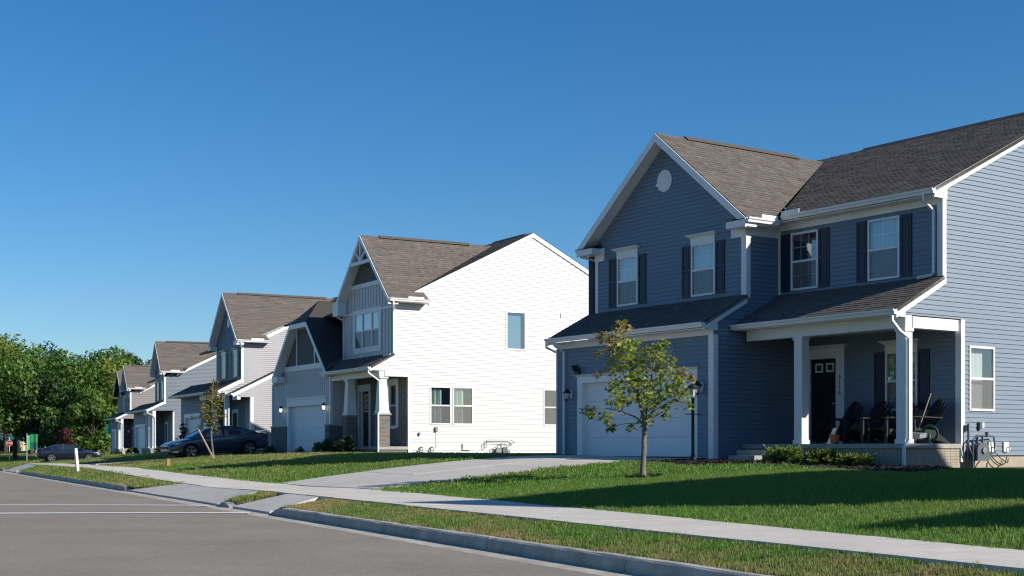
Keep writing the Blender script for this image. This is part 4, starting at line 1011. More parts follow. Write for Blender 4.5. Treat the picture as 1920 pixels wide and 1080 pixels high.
# ================================================================== the houses further along the street
def far_house(o, rot, label, side, front, W=-12.0, BK=12.0, gw=5.2, wing=0, shut=True, second=False, lod=1, porch_left=False, zb=-.15, gp=9.3, lower_door=True, gs=None):
    H = House(o[0], o[1], rot, label); VU, VL = -.7, -1.4; tw = (.35, .7) if lod == 1 else (1.0, 2.0); ex = .143 if lod == 1 else .29
    foundation(H, [(W+.03, wing-.03, .03, BK, -1.9, zb), (W+.03, -5.3, VL+.03, .03, -1.9, zb)])
    sp = .5; vr = 6.1; zr = gp+.06; mz = lambda v: zr-sp*abs(v-vr); vm = lambda z: vr-(zr-z)/sp
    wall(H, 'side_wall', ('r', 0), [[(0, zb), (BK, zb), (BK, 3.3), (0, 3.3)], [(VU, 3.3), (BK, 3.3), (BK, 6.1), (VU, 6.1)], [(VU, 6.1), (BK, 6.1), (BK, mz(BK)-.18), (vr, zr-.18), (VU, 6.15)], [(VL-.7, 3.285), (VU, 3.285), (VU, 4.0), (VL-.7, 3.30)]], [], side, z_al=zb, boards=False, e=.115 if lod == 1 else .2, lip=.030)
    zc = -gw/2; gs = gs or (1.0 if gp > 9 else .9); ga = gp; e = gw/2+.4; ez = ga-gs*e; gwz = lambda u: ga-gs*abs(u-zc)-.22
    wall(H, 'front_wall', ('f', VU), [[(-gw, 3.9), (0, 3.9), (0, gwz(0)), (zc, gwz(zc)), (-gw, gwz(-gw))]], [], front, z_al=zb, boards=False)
    for a in (-gw*.78, -gw*.32):
        window(H, ('f', VU), a, a+.85, 4.25, 5.7, far=True, header=.22, shut=[(a-.36, a-.02), (a+.87, a+1.21)] if shut else None)
    if lod == 1:
        v = MB(); P = [(zc+.28*cos(2*pi*i/16), 7.5+.28*sin(2*pi*i/16)) for i in range(16)]; v.prism([pt(('f', VU), x, z, .012) for x, z in P], (0, -.03, 0)); H.part('gable_vent', v, 'trim_white')
    corner_trim(H, 0, VU, 3.85, 6.1, 1, .11); corner_trim(H, -gw, VU, 3.85, 6.1, -1, .1)
    wall(H, 'upper_left_wall', ('l', -gw), [[(VU, 3.9), (5, 3.9), (5, 6.4), (VU, 6.2)]], [], side, courses=False)
    vf = VU-.42
    slope(H, [(zc+e, vf, ez), (zc+e, vm(ez), ez), (zc, vm(ga), ga), (zc, vf, ga)], ex, tw)
    slope(H, [(zc+e, vm(ez), ez), (zc+e, .85, ez), (.03, .7, ez+gs*(zc+e-.03)), (.03, vm(ez+gs*(zc+e-.03)), ez+gs*(zc+e-.03))], ex, tw)
    slope(H, [(zc-e, vf, ez), (zc, vf, ga), (zc, vm(ga), ga), (zc-e, vm(ez), ez)], ex, (1, 2))
    ridge(H, (zc, vf+.9, ga+.01), (zc, vm(ga)-.6, ga+.01))
    for sx in (1, -1):
        rake(H, (zc+sx*e, vf, ez-.02), (zc, vf, ga-.02), .22, (0, -.035, 0))
        sheet(H, [(zc+sx*e, vf, ez-.24), (zc, vf, ga-.24), (zc, VU, ga-.24), (zc+sx*e, VU, ez-.24)], 'soffit', 'trim_white', thick=(0, 0, .02))
        m = MB(); x0, x1 = sorted((zc+sx*e, zc+sx*(e-.6))); m.box(x0, x1, vf-.03, VU-.03, ez-.28, ez-.04); H.part('eave_return', m, 'trim_white')
    gutter(H, (zc+e, vf, ez+.01), (zc+e, .85, ez+.01), (1, 0, 0)); gutter(H, (zc-e, vf, ez), (zc-e, 2, ez), (-1, 0, 0))
    m = MB(); m.box(.03, zc+e, VU, .83, ez-.13, ez-.11); H.part('soffit', m, 'trim_white')
    m = MB(); m.box(zc+e+.10, zc+e+.115, -.3, .45, ez-.02, ez+.11); H.part('splash_guard', m, 'trim_white')
    downspout(H, [(zc+e+.05, VU-.2, ez-.12), (zc+e+.04, VU-.2, ez-.25), (.06, VU-.05, ez-.5), (.06, VU-.05, 3.95)])
    slope(H, [(.06, vm(6.2), 6.2), (.06, vr, zr), (zc, vr, zr), (zc, vm(ga), ga), (-.02, vm(6.62), 6.62)], ex, tw)
    slope(H, [(zc, vm(ga), ga), (zc, vr, zr), (W-.06, vr, zr), (W-.06, vm(6.2), 6.2), (zc-e, vm(6.2), 6.2)], ex, tw)
    slope(H, [(.06, vr, zr), (.06, BK+.3, mz(BK+.3)), (W-.06, BK+.3, mz(BK+.3)), (W-.06, vr, zr)], .29, (1, 2))
    ridge(H, (0, vr, zr+.01), (W, vr, zr+.01))
    rake(H, (.03, .3, mz(.3)-.02), (.03, vr, zr-.02), .22, (.035, 0, 0)); rake(H, (.03, BK+.3, mz(BK+.3)-.02), (.03, vr, zr-.02), .22, (.035, 0, 0))
    if second:                                            # a second, lower front gable beside the first
        z2 = W+2.6; g2 = 8.75; e2 = 2.9; h2 = g2-.95*e2
        slope(H, [(z2+e2, vf, h2), (z2+e2, vm(max(h2, 6.21)), h2), (z2, vm(g2), g2), (z2, vf, g2)], ex, tw)
        slope(H, [(z2-e2, vf, h2), (z2, vf, g2), (z2, vm(g2), g2), (z2-e2, vm(6.21), h2)], ex, tw)
        wall(H, 'second_gable_wall', ('f', VU+.02), [[(W, 3.9), (-gw, 3.9), (-gw, 6.0), (W, 6.0)], [(z2-e2+.4, 6.0), (z2+e2-.4, 6.0), (z2, g2-.25)]], [], front, courses=False)
        for sx in (1, -1): rake(H, (z2+sx*e2, vf, h2-.02), (z2, vf, g2-.02), .2, (0, -.035, 0))
        m = MB(); m.box(W+4.9, W+5.05, VU-.06, VU, 3.9, 6.0); H.part('corner_trim', m, 'trim_white')
    else:
        wall(H, 'upper_recess_wall', ('f', 1.2), [[(W, 3.9), (-gw, 3.9), (-gw, 6.2), (W, 6.2)]], [], front, courses=False)
    # lower storey: garage on the left, porch on the right
    gx = -gw-.1
    wall(H, 'garage_wall', ('f', VL), [[(W, zb), (gx, zb), (gx, 3.25), (W, 3.25)]], [(W+.9, gx-.9, zb-.1, 2.1)], front, z_al=zb, boards=False)
    garage_door(H, ('f', VL), W+1.1, gx-1.1, zb+.05, 2.0, case_w=.2, crown=False)
    wall(H, 'garage_side_wall', ('r', gx), [[(VL, zb), (0, zb), (0, 3.3), (VL, 3.3)]], [], front, courses=False)
    corner_trim(H, gx, VL, zb, 3.25, 1, .14)
    wall(H, 'porch_wall', ('f', 0), [[(gx, zb), (wing, zb), (wing, 3.2), (gx, 3.2)]], [], front, z_al=zb, boards=False)
    if lower_door:
        d = MB(); pbox(d, ('f', 0), gx+1.3, gx+2.2, .1, 2.2, .02, .05); D = H.part('front_door', d, 'door_brown')
        d = MB()
        for q in ((gx+1.12, gx+1.3, .1, 2.2), (gx+2.2, gx+2.38, .1, 2.2), (gx+1.12, gx+2.38, 2.2, 2.42)): pbox(d, ('f', 0), *q, .016, .06)
        H.part('door_frame', d, 'trim_white')
    corner_trim(H, 0, 0, zb, 3.2, 1, .12)
    m = MB(); m.box(gx, wing+.02, VL-.5, -.014, -.02, .12); H.part('porch_slab', m, 'concrete_step')
    m = MB(); m.box(gx, wing-.02, VL-.45, -.03, -1.9, -.02); H.part('porch_foundation', m, 'block_tan')
    for u0 in (-.28, gx+2.5):
        p = MB(); p.box(u0, u0+.26, VL-.3, VL-.04, .12, 3.0); p.box(u0-.03, u0+.29, VL-.33, VL-.01, .12, .25); H.part('porch_post', p, 'trim_white')
    b = MB(); b.box(gx+.02, 0, VL-.3, VL-.04, 3.0, 3.26); H.part('porch_beam', b, 'trim_white')
    ps = .5; v0 = VL-.75; z0 = 3.40
    vt = VU-.02
    slope(H, [(W-.05, v0, z0), (.05, v0, z0), (.05, vt, z0+ps*(vt-v0)), (W-.05, vt, z0+ps*(vt-v0))], ex, tw)
    gutter(H, (W-.05, v0, z0-.01), (.05, v0, z0-.01), (0, -1, 0))
    m = MB(); m.box(W, 0, v0, VL, 3.26, 3.28); H.part('soffit', m, 'trim_white')
    rake(H, (.02, v0, z0-.02), (.02, vt, z0+ps*(vt-v0)-.02), .22, (.035, 0, 0))
    downspout(H, [(-.05, v0-.06, z0-.13), (-.05, v0-.06, z0-.25), (.07, VL-.1, 2.75), (.07, VL-.1, -.5)])
    if wing:
        wv, wz = VL-.15, 3.22; zt = wz+ps*(3.6-wv)
        slope(H, [(.04, wv, wz), (wing+.05, wv, wz), (wing+.05, 3.6, zt), (.04, 3.6, zt)], ex, tw)
        slope(H, [(.04, 3.6, zt), (wing+.05, 3.6, zt), (wing+.05, BK, zt-.9), (.04, BK, zt-.9)], ex, (1, 2))
        rake(H, (wing+.02, wv, wz-.02), (wing+.02, 3.6, zt-.02), .22, (.035, 0, 0))
        gutter(H, (.04, wv, wz-.01), (wing+.05, wv, wz-.01), (0, -1, 0))
        wall(H, 'wing_wall', ('r', wing), [[(-.5, zb), (BK, zb), (BK, 3.0), (-.5, 3.0)], [(VL+.2, 3.0), (BK, 3.0), (BK, zt-1.0), (3.6, zt-.10), (VL+.2, 3.27)]], [], side, z_al=zb, boards=False, lip=.030)
        wall(H, 'wing_front_wall', ('f', -.5), [[(.04, zb), (wing, zb), (wing, 3.0), (.04, 3.0)]], [], front, z_al=zb, boards=False)
        corner_trim(H, wing, -.5, zb, 3.0, 1, .2)
        b = MB(); b.box(.04, wing, VL+.1, VL+.3, 2.85, 3.08); H.part('porch_beam', b, 'trim_white')
    wall(H, 'left_wall', ('l', W), [[(VL, zb), (BK, zb), (BK, 6.2), (VL, 3.5)], [(2, 4.7), (BK, 6.2), (BK, mz(BK)-.18), (vr, zr-.18)]], [], side, courses=False)
    wall(H, 'back_wall', ('b', BK), [[(W, zb), (0, zb), (0, mz(BK)), (W, mz(BK))]], [], side, courses=False)
    return H
def shifted(X, D, rot, dv=.7):
    return (X+cos(R(rot))*dv, D+sin(R(rot))*dv)
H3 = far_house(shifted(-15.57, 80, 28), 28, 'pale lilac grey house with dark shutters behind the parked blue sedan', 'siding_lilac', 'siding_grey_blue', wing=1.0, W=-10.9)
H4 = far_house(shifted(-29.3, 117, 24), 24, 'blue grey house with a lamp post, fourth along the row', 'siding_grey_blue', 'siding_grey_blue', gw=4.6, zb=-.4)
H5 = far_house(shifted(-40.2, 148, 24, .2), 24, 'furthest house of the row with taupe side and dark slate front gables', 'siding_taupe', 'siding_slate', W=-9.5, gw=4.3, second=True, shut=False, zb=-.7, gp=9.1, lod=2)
H0 = House(17.4, 11.9, 41, 'neighbouring house to the right of the blue one, outside the view')
def side_block(H, uc, hw, v0, v1, ez, rz_):
    """one gabled block of the neighbouring house, outside the view"""
    m = MB(); m.prism([(uc-hw, v0, -1.2), (uc+hw, v0, -1.2), (uc+hw, v0, ez), (uc, v0, rz_-.15), (uc-hw, v0, ez)], (0, v1-v0, 0)); H.part('unseen_gable_block', m, 'siding_taupe')
    s = (rz_-ez)/(hw); e = hw+.35
    for k in (1, -1): slope(H, [(uc+k*e, v0-.4, rz_-s*e), (uc, v0-.4, rz_), (uc, v1, rz_), (uc+k*e, v1, rz_-s*e)], .29, (1, 2))
side_block(H0, -3.0, 3.0, -.7, 14.5, 7.3, 9.3)
side_block(H0, -5.5, 3.0, 13.0, 14.6, 6.0, 9.3)  # rear block added out of view to shade the blue house's porch side
side_block(H0, 5.9, 3.2, -1.7, 9.0, 6.4, 9.3)
m = MB(); m.box(.05, 2.65, .5, 9, -1.2, 6.0); H0.part('link_wall', m, 'siding_taupe')

# ================================================================== planting
def vnoise(x, y, s, seed):
    g = np.random.default_rng(seed); r_ = 0
    for k in range(7):
        a = g.uniform(0, 2*pi); f = s*g.uniform(.6, 1.9); r_ = r_+np.sin((x*cos(a)+y*sin(a))*f+g.uniform(0, 6))
    return r_/7**.5
def blade_clump(name, nb, rad, h, wd, cols, lean=.45):
    mb = MB(); q = np.random.default_rng(abs(hash(name)) % 1000 if False else sum(map(ord, name)))
    for i in range(nb):
        a = q.uniform(0, 2*pi); r_ = rad*math.sqrt(q.uniform(0, 1)); bx, by = r_*cos(a), r_*sin(a)
        hh = h*q.uniform(.55, 1.15); d = q.uniform(0, 2*pi); l = lean*q.uniform(.2, 1)*hh; w_ = wd*q.uniform(.7, 1.2)
        sx, sy = -sin(d)*w_/2, cos(d)*w_/2
        m1 = (bx+cos(d)*l*.35, by+sin(d)*l*.35, hh*.6); tip = (bx+cos(d)*l, by+sin(d)*l, hh)
        c = cols[int(q.integers(len(cols)))]; k = q.uniform(.75, 1.25); c = tuple(v*k for v in c)
        mb.poly([(bx-sx, by-sy, -.01), (bx+sx, by+sy, -.01), (m1[0]+sx*.8, m1[1]+sy*.8, m1[2]), (m1[0]-sx*.8, m1[1]-sy*.8, m1[2])], col=c)
        mb.poly([(m1[0]-sx*.8, m1[1]-sy*.8, m1[2]), (m1[0]+sx*.8, m1[1]+sy*.8, m1[2]), tip], col=c)
    return bpy.data.objects.new(name, mb.mesh(name, 'grass_blade'))
GC = [(.115, .245, .034), (.14, .275, .042), (.095, .21, .033), (.18, .29, .062)]
tufts = bpy.data.collections.new('grass_tufts'); tufts_far = bpy.data.collections.new('grass_tufts_far')
for i in range(3): tufts.objects.link(blade_clump('tuft_%d' % i, 40, .10, .044, .0052, GC))
for i in range(3): tufts_far.objects.link(blade_clump('wide_tuft_%d' % i, 50, .24, .052, .014, GC, .6))
def scatter(name, pts, scl, dry, coll):
    me = bpy.data.meshes.new(name); n = len(pts); me.vertices.add(n); me.vertices.foreach_set('co', np.asarray(pts, np.float32).ravel())
    a = me.attributes.new('rot', 'FLOAT_VECTOR', 'POINT'); r_ = np.zeros((n, 3), np.float32); r_[:, 2] = nrng.uniform(0, 6.28, n); r_[:, 0] = nrng.normal(0, .10, n); r_[:, 1] = nrng.normal(0, .10, n); a.data.foreach_set('vector', r_.ravel())
    a = me.attributes.new('scl', 'FLOAT', 'POINT'); a.data.foreach_set('value', np.asarray(scl, np.float32))
    a = me.attributes.new('dry', 'FLOAT', 'POINT'); a.data.foreach_set('value', np.asarray(dry, np.float32))
    o = bpy.data.objects.new(name, me); COL.objects.link(o); tag(o, kind='stuff')
    ng = bpy.data.node_groups.new(name+'_scatter', 'GeometryNodeTree')
    ng.interface.new_socket('Geometry', in_out='INPUT', socket_type='NodeSocketGeometry'); ng.interface.new_socket('Geometry', in_out='OUTPUT', socket_type='NodeSocketGeometry')
    N = ng.nodes; gi = N.new('NodeGroupInput'); go = N.new('NodeGroupOutput'); io = N.new('GeometryNodeInstanceOnPoints'); ci = N.new('GeometryNodeCollectionInfo')
    ci.inputs[0].default_value = coll; ci.inputs[1].default_value = True; ci.inputs[2].default_value = True
    na = N.new('GeometryNodeInputNamedAttribute'); na.data_type = 'FLOAT_VECTOR'; na.inputs[0].default_value = 'rot'
    nb = N.new('GeometryNodeInputNamedAttribute'); nb.data_type = 'FLOAT'; nb.inputs[0].default_value = 'scl'
    L = ng.links; L.new(gi.outputs[0], io.inputs['Points']); L.new(ci.outputs[0], io.inputs['Instance']); io.inputs['Pick Instance'].default_value = True
    L.new(na.outputs[0], io.inputs['Rotation']); L.new(nb.outputs[0], io.inputs['Scale']); L.new(io.outputs[0], go.inputs[0])
    md = o.modifiers.new('scatter', 'NODES'); md.node_group = ng
    return o
def quad_house(H, W, BK, front): return [H.xy(W-.05, front), H.xy(.1, front), H.xy(.1, BK), H.xy(W-.05, BK)]
BED1 = [ray_ground(*p) for p in ((1212, 868), (1262, 873), (1300, 876), (1380, 874), (1450, 873), (1530, 879), (1620, 886), (1720, 889), (1788, 882))]
_x, _y = ray_ground(1205, 897)
BED1 = BED1 + [H1.xy(.55, -1.6), H1.xy(.05, -2.12), H1.xy(-5.25, -2.12), H1.xy(-5.28, -3.12), H1.xy(-5.85, -3.12)]
BED2 = [H2.xy(-5.8, -1.95), H2.xy(-4.8, -2.3), H2.xy(-.3, -2.2), H2.xy(.1, -1.4), H2.xy(-5.25, -1.4)]
keepout = [quad_house(H1, -12, 11, -.1), [H1.xy(-12, -3.12), H1.xy(-5.28, -3.12), H1.xy(-5.28, 0), H1.xy(-12, 0)], quad_house(H2, -12.7, 12, -1.4),
           quad_house(H3, -12, 12, -1.4), quad_house(H4, -12, 12, -1.4), quad_house(H5, -9.5, 12, -1.4), [H1.xy(-5.3, -2.15), H1.xy(.03, -2.15), H1.xy(.03, 0), H1.xy(-5.3, 0)], BED1, BED2, [(_x+.36*cos(a), _y+.36*sin(a)) for a in np.linspace(0, 2*pi, 12, endpoint=False)]]
# neighbour drives
dr2a, dr2b = H2.xy(-10.75, -1.42), H2.xy(-5.65, -1.42); w2a, w2b = NT(float(n_far(70))+.01, 70.5), NT(float(n_far(63.5))+.01, 63.5)
def lin_z(za, zb_, pa, pb):
    pa, pb = np.array(pa), np.array(pb); d = pb-pa
    return lambda x, y: za+(zb_-za)*float(np.clip(np.dot(np.array([x, y])-pa, d)/np.dot(d, d), 0, 1))
dz2 = lin_z(-.74, -.13, ((w2a[0]+w2b[0])/2, (w2a[1]+w2b[1])/2), ((dr2a[0]+dr2b[0])/2, (dr2a[1]+dr2b[1])/2))
slab_patch(drive2, [w2a, w2b, dr2b, dr2a], 2, 4, 'concrete_drive', hz=dz2)
drive3 = empty('driveway', (-27, 90, EYE-.4)); tag(drive3, kind='structure')
slab_patch(drive3, [NT(9.35, 101), NT(9.35, 95), H3.xy(-6.6, -1.5), H3.xy(-10.9, -1.5)], 2, 3, 'concrete_drive')
drive4 = empty('driveway', (-40, 118, EYE-.9)); tag(drive4, kind='structure')
slab_patch(drive4, [NT(9.35, 136), NT(9.35, 131), H4.xy(-6.0, -1.5), H4.xy(-10.4, -1.5)], 2, 2, 'concrete_drive')
allno = NOGRASS + keepout
def make_grass(name, n0, n1, t0, t1, dens, coll, sc, dryf, dmax=None, lift=0.0, nmax=None):
    cnt = int((n1-n0)*(t1-t0)*dens); n = nrng.uniform(n0, n1, cnt); t = nrng.uniform(t0, t1, cnt)
    P = np.stack([NH[0]*n+TH[0]*t, NH[1]*n+TH[1]*t], 1)
    ok = (P[:, 1] > 8) & (np.abs(P[:, 0])/np.maximum(P[:, 1], 1) < .40)
    for poly in allno: ok &= ~in_poly(P, poly)
    P, n, t = P[ok], n[ok], t[ok]
    z = gz(P[:, 0], P[:, 1])+EYE+lift; d = np.clip(dryf(P[:, 0], P[:, 1], n, t), 0, 1)
    s = sc*nrng.uniform(.75, 1.25, len(P))*(1-.25*d)
    if len(P): return scatter(name, np.column_stack([P, z]), s, d, coll)
def dry_strip(x, y, n, t): return .60+.36*vnoise(x, y, 1.7, 3)+.18*vnoise(x, y, 6, 4)-.25*np.clip((16-t)/8, 0, 1)+nrng.normal(0, .12, len(x)) + .22*np.clip((6.62-n)/.25, 0, 1)
def dry_lawn(x, y, n, t): return .03+.06*vnoise(x, y, 1.2, 5)+np.abs(nrng.normal(0, .05, len(x)))
def dry_h2(x, y, n, t): return .10+.32*np.clip((t-44)/14, 0, 1)+.30*np.clip((t-40)/10, 0, 1)*vnoise(x, y, .9, 8)+.16*np.clip((n-13)/3, 0, 1)+.1*vnoise(x, y, 2.5, 9)+np.abs(nrng.normal(0, .10, len(x)))
def dry_left(x, y, n, t): return .38+.25*vnoise(x, y, .8, 12)+nrng.normal(0, .12, len(x))
make_grass('grass', 6.38, 7.17, 4, 23.25, 260, tufts, 1.0, dry_strip)
make_grass('grass', 6.34, 7.6, 25.7, 27.2, 200, tufts, 1.2, lambda x, y, n, t: dry_strip(x, y, n, t)+.15)
make_grass('grass', 8.4, 22.5, 4, 24, 105, tufts, 1.15, dry_lawn)
make_grass('grass', 8.9, 22, 24, 38, 40, tufts_far, 1.0, dry_lawn)
make_grass('grass', 6.36, 7.17, 35.2, 67.2, 70, tufts_far, 1.0, dry_left)
make_grass('grass', 8.9, 20.5, 38, 72, 24, tufts_far, 1.05, dry_h2)
make_grass('grass', 6.4, 7.17, 76, 130, 30, tufts_far, 1.2, dry_left)
make_grass('grass', 8.9, 40, 72, 130, 7, tufts_far, 1.5, dry_left)
make_grass('grass', 6.4, 60, 130, 260, 1.6, tufts_far, 2.4, dry_left)

# mulch beds
def mulch(poly, n, name='mulch_bed'):
    P = np.array(poly); mb = MB(); c = P.mean(0)
    dense = []
    for a, b in zip(P, np.roll(P, -1, 0)):
        for k in range(4): dense.append(a+(b-a)*k/4)
    for a, b in zip(dense, dense[1:]+dense[:1]): mb.poly([(c[0], c[1], float(gz(*c))+EYE+.05), (a[0], a[1], float(gz(*a))+EYE+.02), (b[0], b[1], float(gz(*b))+EYE+.02)])
    lo, hi = P.min(0), P.max(0); q = nrng.uniform(lo, hi, (n*3, 2)); q = q[in_poly(q, poly)][:n]
    for x, y in q:
        z = float(gz(x, y))+EYE+rnd.uniform(.03, .085); a = rnd.uniform(0, pi); L, w_ = rnd.uniform(.03, .08), rnd.uniform(.008, .022); t1, t2 = rnd.uniform(-.5, .5), rnd.uniform(-.5, .5)
        d = (cos(a)*L/2, sin(a)*L/2, t1*L/2); e = (-sin(a)*w_, cos(a)*w_, t2*w_)
        mb.poly([(x-d[0]-e[0], y-d[1]-e[1], z-d[2]-e[2]), (x+d[0]-e[0], y+d[1]-e[1], z+d[2]-e[2]), (x+d[0]+e[0], y+d[1]+e[1], z+d[2]+e[2]), (x-d[0]+e[0], y-d[1]+e[1], z-d[2]+e[2])], tone=rnd.uniform(.5, 2.6))
    o = mb.build(name, 'mulch'); tag(o, kind='stuff'); return o
mulch(BED1, 5200); mulch(BED2, 900)
_x, _y = ray_ground(1205, 897); RING = [(_x+.42*cos(a), _y+.42*sin(a)) for a in np.linspace(0, 2*pi, 12, endpoint=False)]; mulch(RING, 260)

LEAF = [(0, -.1), (.20, .02), (.52, .18), (.34, .36), (.48, .62), (.18, .58), (0, 1.0), (-.18, .58), (-.48, .62), (-.34, .36), (-.52, .18), (-.20, .02)]
def leaf(mb, p, size, col, droop=.5, shape=LEAF):
    """one leaf hanging from p"""
    a = rnd.uniform(0, 2*pi); d = Vector((cos(a), sin(a), rnd.uniform(-droop-.6, .25))).normalized()
    n = Vector((rnd.gauss(0, .5), rnd.gauss(0, .5), 1)).normalized(); x = d.cross(n).normalized(); n2 = x.cross(d)
    mb.poly([Vector(p)+(x*u*(1)+d*v+n2*(abs(u)*.18))*size for u, v in shape], col=col)
def near_tree(name, base_px, px_m, limbs, clusters, label, cat, group=None, lsize=.095, dens=.055, cols=None, orange=(), trunk_r=.055, bark='bark', shape=LEAF, cone=0):
    X, D = ray_ground(*base_px); px_m = 2600/D; zg = float(gz(X, D))+EYE; root = empty(name, (X, D, zg)); tag(root, label, cat, group)
    bx, by = base_px
    def P(px, py, dy=0): return Vector(((px-bx)/px_m, dy, (by-py)/px_m))
    tr = MB(); L = []
    for k, (pts, r0, r1) in enumerate(limbs):
        q = [P(*p) for p in pts]; fine = []
        for a, b in zip(q, q[1:]):
            for j in range(5): fine.append(a.lerp(b, j/5)+Vector((rnd.gauss(0, .004), rnd.gauss(0, .004), 0)))
        fine.append(q[-1]); L += fine if k else fine[len(fine)//2:]
        rr = [r0+(r1-r0)*i/(len(fine)-1) for i in range(len(fine))]
        if k == 0: rr[0] *= 1.5; rr[1] *= 1.2; fine[0].z -= .06
        tr.tube(fine, rr, n=8)
    lf = MB()
    for ci, (cx, cy, r_) in enumerate(clusters):
        dy = rnd.gauss(0, .30); c = P(cx, cy, dy); near = min(L, key=lambda v: (v-c).length+(.6 if v.z > c.z+.1 else 0))
        mid = near.lerp(c, .5)+Vector((0, 0, .03)); tr.tube([near, mid, c], .011, n=5, r2=.004)
        R_ = r_/px_m; nl = int(r_*r_*dens)+5
        for i in range(max(2, nl//12)):
            e = c+Vector((rnd.gauss(0, .5), rnd.gauss(0, .5), rnd.gauss(0, .45)))*R_; tr.tube([c.lerp(near, .25), e], .005, n=4, r2=.002)
        for i in range(nl):
            v = Vector((rnd.gauss(0, 1), rnd.gauss(0, 1), rnd.gauss(0, 1))).normalized()*R_*rnd.uniform(.15, 1.0)**.6
            v.y *= 1.2
            o = ci in orange; k = rnd.uniform(.7, 1.35)
            pal = cols['o'] if (o and rnd.random() < .55) or rnd.random() < cols.get('p', .06) else cols['g']
            cc = pal[rnd.randrange(len(pal))]; leaf(lf, c+v, lsize*rnd.uniform(.65, 1.25), tuple(x*k for x in cc), shape=shape)
    T = tr.build('trunk', bark, root, smooth=True); lf.build('crown', 'leaf', root)
    return root
GREEN = {'g': [(.22, .30, .045), (.28, .35, .055), (.18, .27, .04), (.36, .38, .07)], 'o': [(.42, .28, .08), (.36, .30, .08), (.40, .20, .09)], 'p': .06}
near_tree('maple_tree', (1205, 897), 101,
    [([(1205, 897), (1207, 850), (1208, 818), (1209, 792)], .058, .046),
     ([(1209, 794), (1201, 760, .05), (1194, 720, .08), (1178, 670, .1), (1165, 602, .08)], .036, .006),
     ([(1209, 792), (1214, 750, -.06), (1222, 700, -.12), (1234, 640, -.1)], .032, .006),
     ([(1209, 796), (1190, 782, -.1), (1165, 772, -.16), (1130, 765, -.2), (1098, 768, -.22)], .020, .005),
     ([(1209, 793), (1235, 775, .08), (1262, 748, .14), (1290, 705, .16)], .022, .005),
     ([(1196, 735, .06), (1180, 715, .3), (1152, 665, .35), (1130, 635, .3)], .014, .004),
     ([(1217, 735, -.08), (1240, 710, -.3), (1262, 680, -.32)], .014, .004)],
    [(1166, 612, 18), (1150, 640, 25), (1185, 648, 27), (1128, 630, 11), (1121, 660, 10), (1158, 680, 30), (1195, 690, 30), (1226, 660, 24), (1244, 690, 30), (1283, 697, 20), (1298, 706, 12),
     (1268, 722, 26), (1230, 726, 32), (1190, 728, 30), (1160, 722, 22), (1150, 752, 18), (1216, 760, 26), (1250, 752, 20), (1276, 742, 16), (1214, 790, 15), (1112, 772, 14), (1100, 768, 11), (1131, 784, 13), (1146, 800, 11), (1180, 802, 8), (1246, 778, 11), (1172, 655, 20), (1240, 650, 14), (1168, 755, 15), (1292, 760, 9), (1122, 700, 9)],
    'young maple on the front lawn before the blue garage, leaf tips turning orange', 'tree', lsize=.092, dens=.15, cols=GREEN, orange=(0, 1, 3, 4, 9, 10, 30))
STAKED = {'g': [(.24, .26, .05), (.29, .28, .055), (.18, .22, .045)], 'o': [(.26, .13, .05), (.22, .15, .05)], 'p': .28}
OVAL = [(0, 0), (.3, .35), (.2, .8), (0, 1), (-.2, .8), (-.3, .35)]
staked = near_tree('young_tree', (399, 861), 45.6, [([(401, 861), (396, 820), (396, 780), (398, 730), (402, 705)], .045, .012)],
    [(402, 716, 9), (398, 735, 15), (392, 755, 17), (405, 752, 14), (388, 772, 14), (404, 775, 14), (396, 790, 14), (402, 805, 10), (380, 782, 8), (418, 780, 6), (362, 783, 4), (375, 800, 6), (412, 742, 7), (385, 735, 7)],
    'slim young tree with yellowing leaves and a wooden stake before the parked sedan', 'tree', lsize=.11, dens=.55, cols=STAKED, orange=(0, 1), shape=OVAL)
X, D = ray_ground(405, 861); zg = float(gz(X, D))+EYE
st = MB(); st.tube([(0, 0, -.1), (-.70, .05, 1.22)], .035, n=6); o = st.build('tree_stake', 'wood_stake', loc=(X, D-.15, zg)); tag(o, 'wooden stake leaning against the slim yellowing tree', 'stake')

def juniper(X, D, w_, h_, label, bright=1.0):
    zg = float(gz(X, D))+EYE+.03; root = empty('juniper_shrub', (X, D, zg)); tag(root, label, 'shrub', 'low juniper shrubs in the mulch bed by the porch')
    lf = MB(); br = MB()
    for i in range(150):
        a = rnd.uniform(0, 2*pi); el = rnd.uniform(.15, 1.15); L = w_*.5*rnd.uniform(.7, 1.08)*(1-.25*(el > .9)); d = Vector((cos(a)*cos(el), sin(a)*cos(el), sin(el)*h_/w_*1.7))
        p0 = Vector((rnd.gauss(0, .05), rnd.gauss(0, .05), .02)); pts = [p0+d*L*t+Vector((0, 0, -.10*t*t*L)) for t in (0, .35, .7, 1)]
        if i % 3 == 0: br.tube(pts, .008, n=4, r2=.002)
        for t in np.linspace(.25, 1, 15):
            k = min(2, int(t*3)); p = pts[k].lerp(pts[k+1], t*3-k if k < 2 else (t-.667)*3); 
            for s in (0, 1):
                e = Vector((rnd.gauss(0, 1), rnd.gauss(0, 1), rnd.uniform(-.1, 1.2))).normalized(); dd = (d.normalized()+e*.75).normalized()
                x = dd.cross(Vector((rnd.gauss(0, 1), rnd.gauss(0, 1), rnd.gauss(0, 1)))).normalized(); l = rnd.uniform(.06, .12); ww = .011
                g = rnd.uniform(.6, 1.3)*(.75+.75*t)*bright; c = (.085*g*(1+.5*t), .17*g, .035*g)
                lf.poly([p-x*ww, p+x*ww, p+dd*l*.7+x*ww*.8, p+dd*l, p+dd*l*.7-x*ww*.8], col=c)
    br.build('stems', 'bark_dark', root); lf.build('crown', 'needle', root)
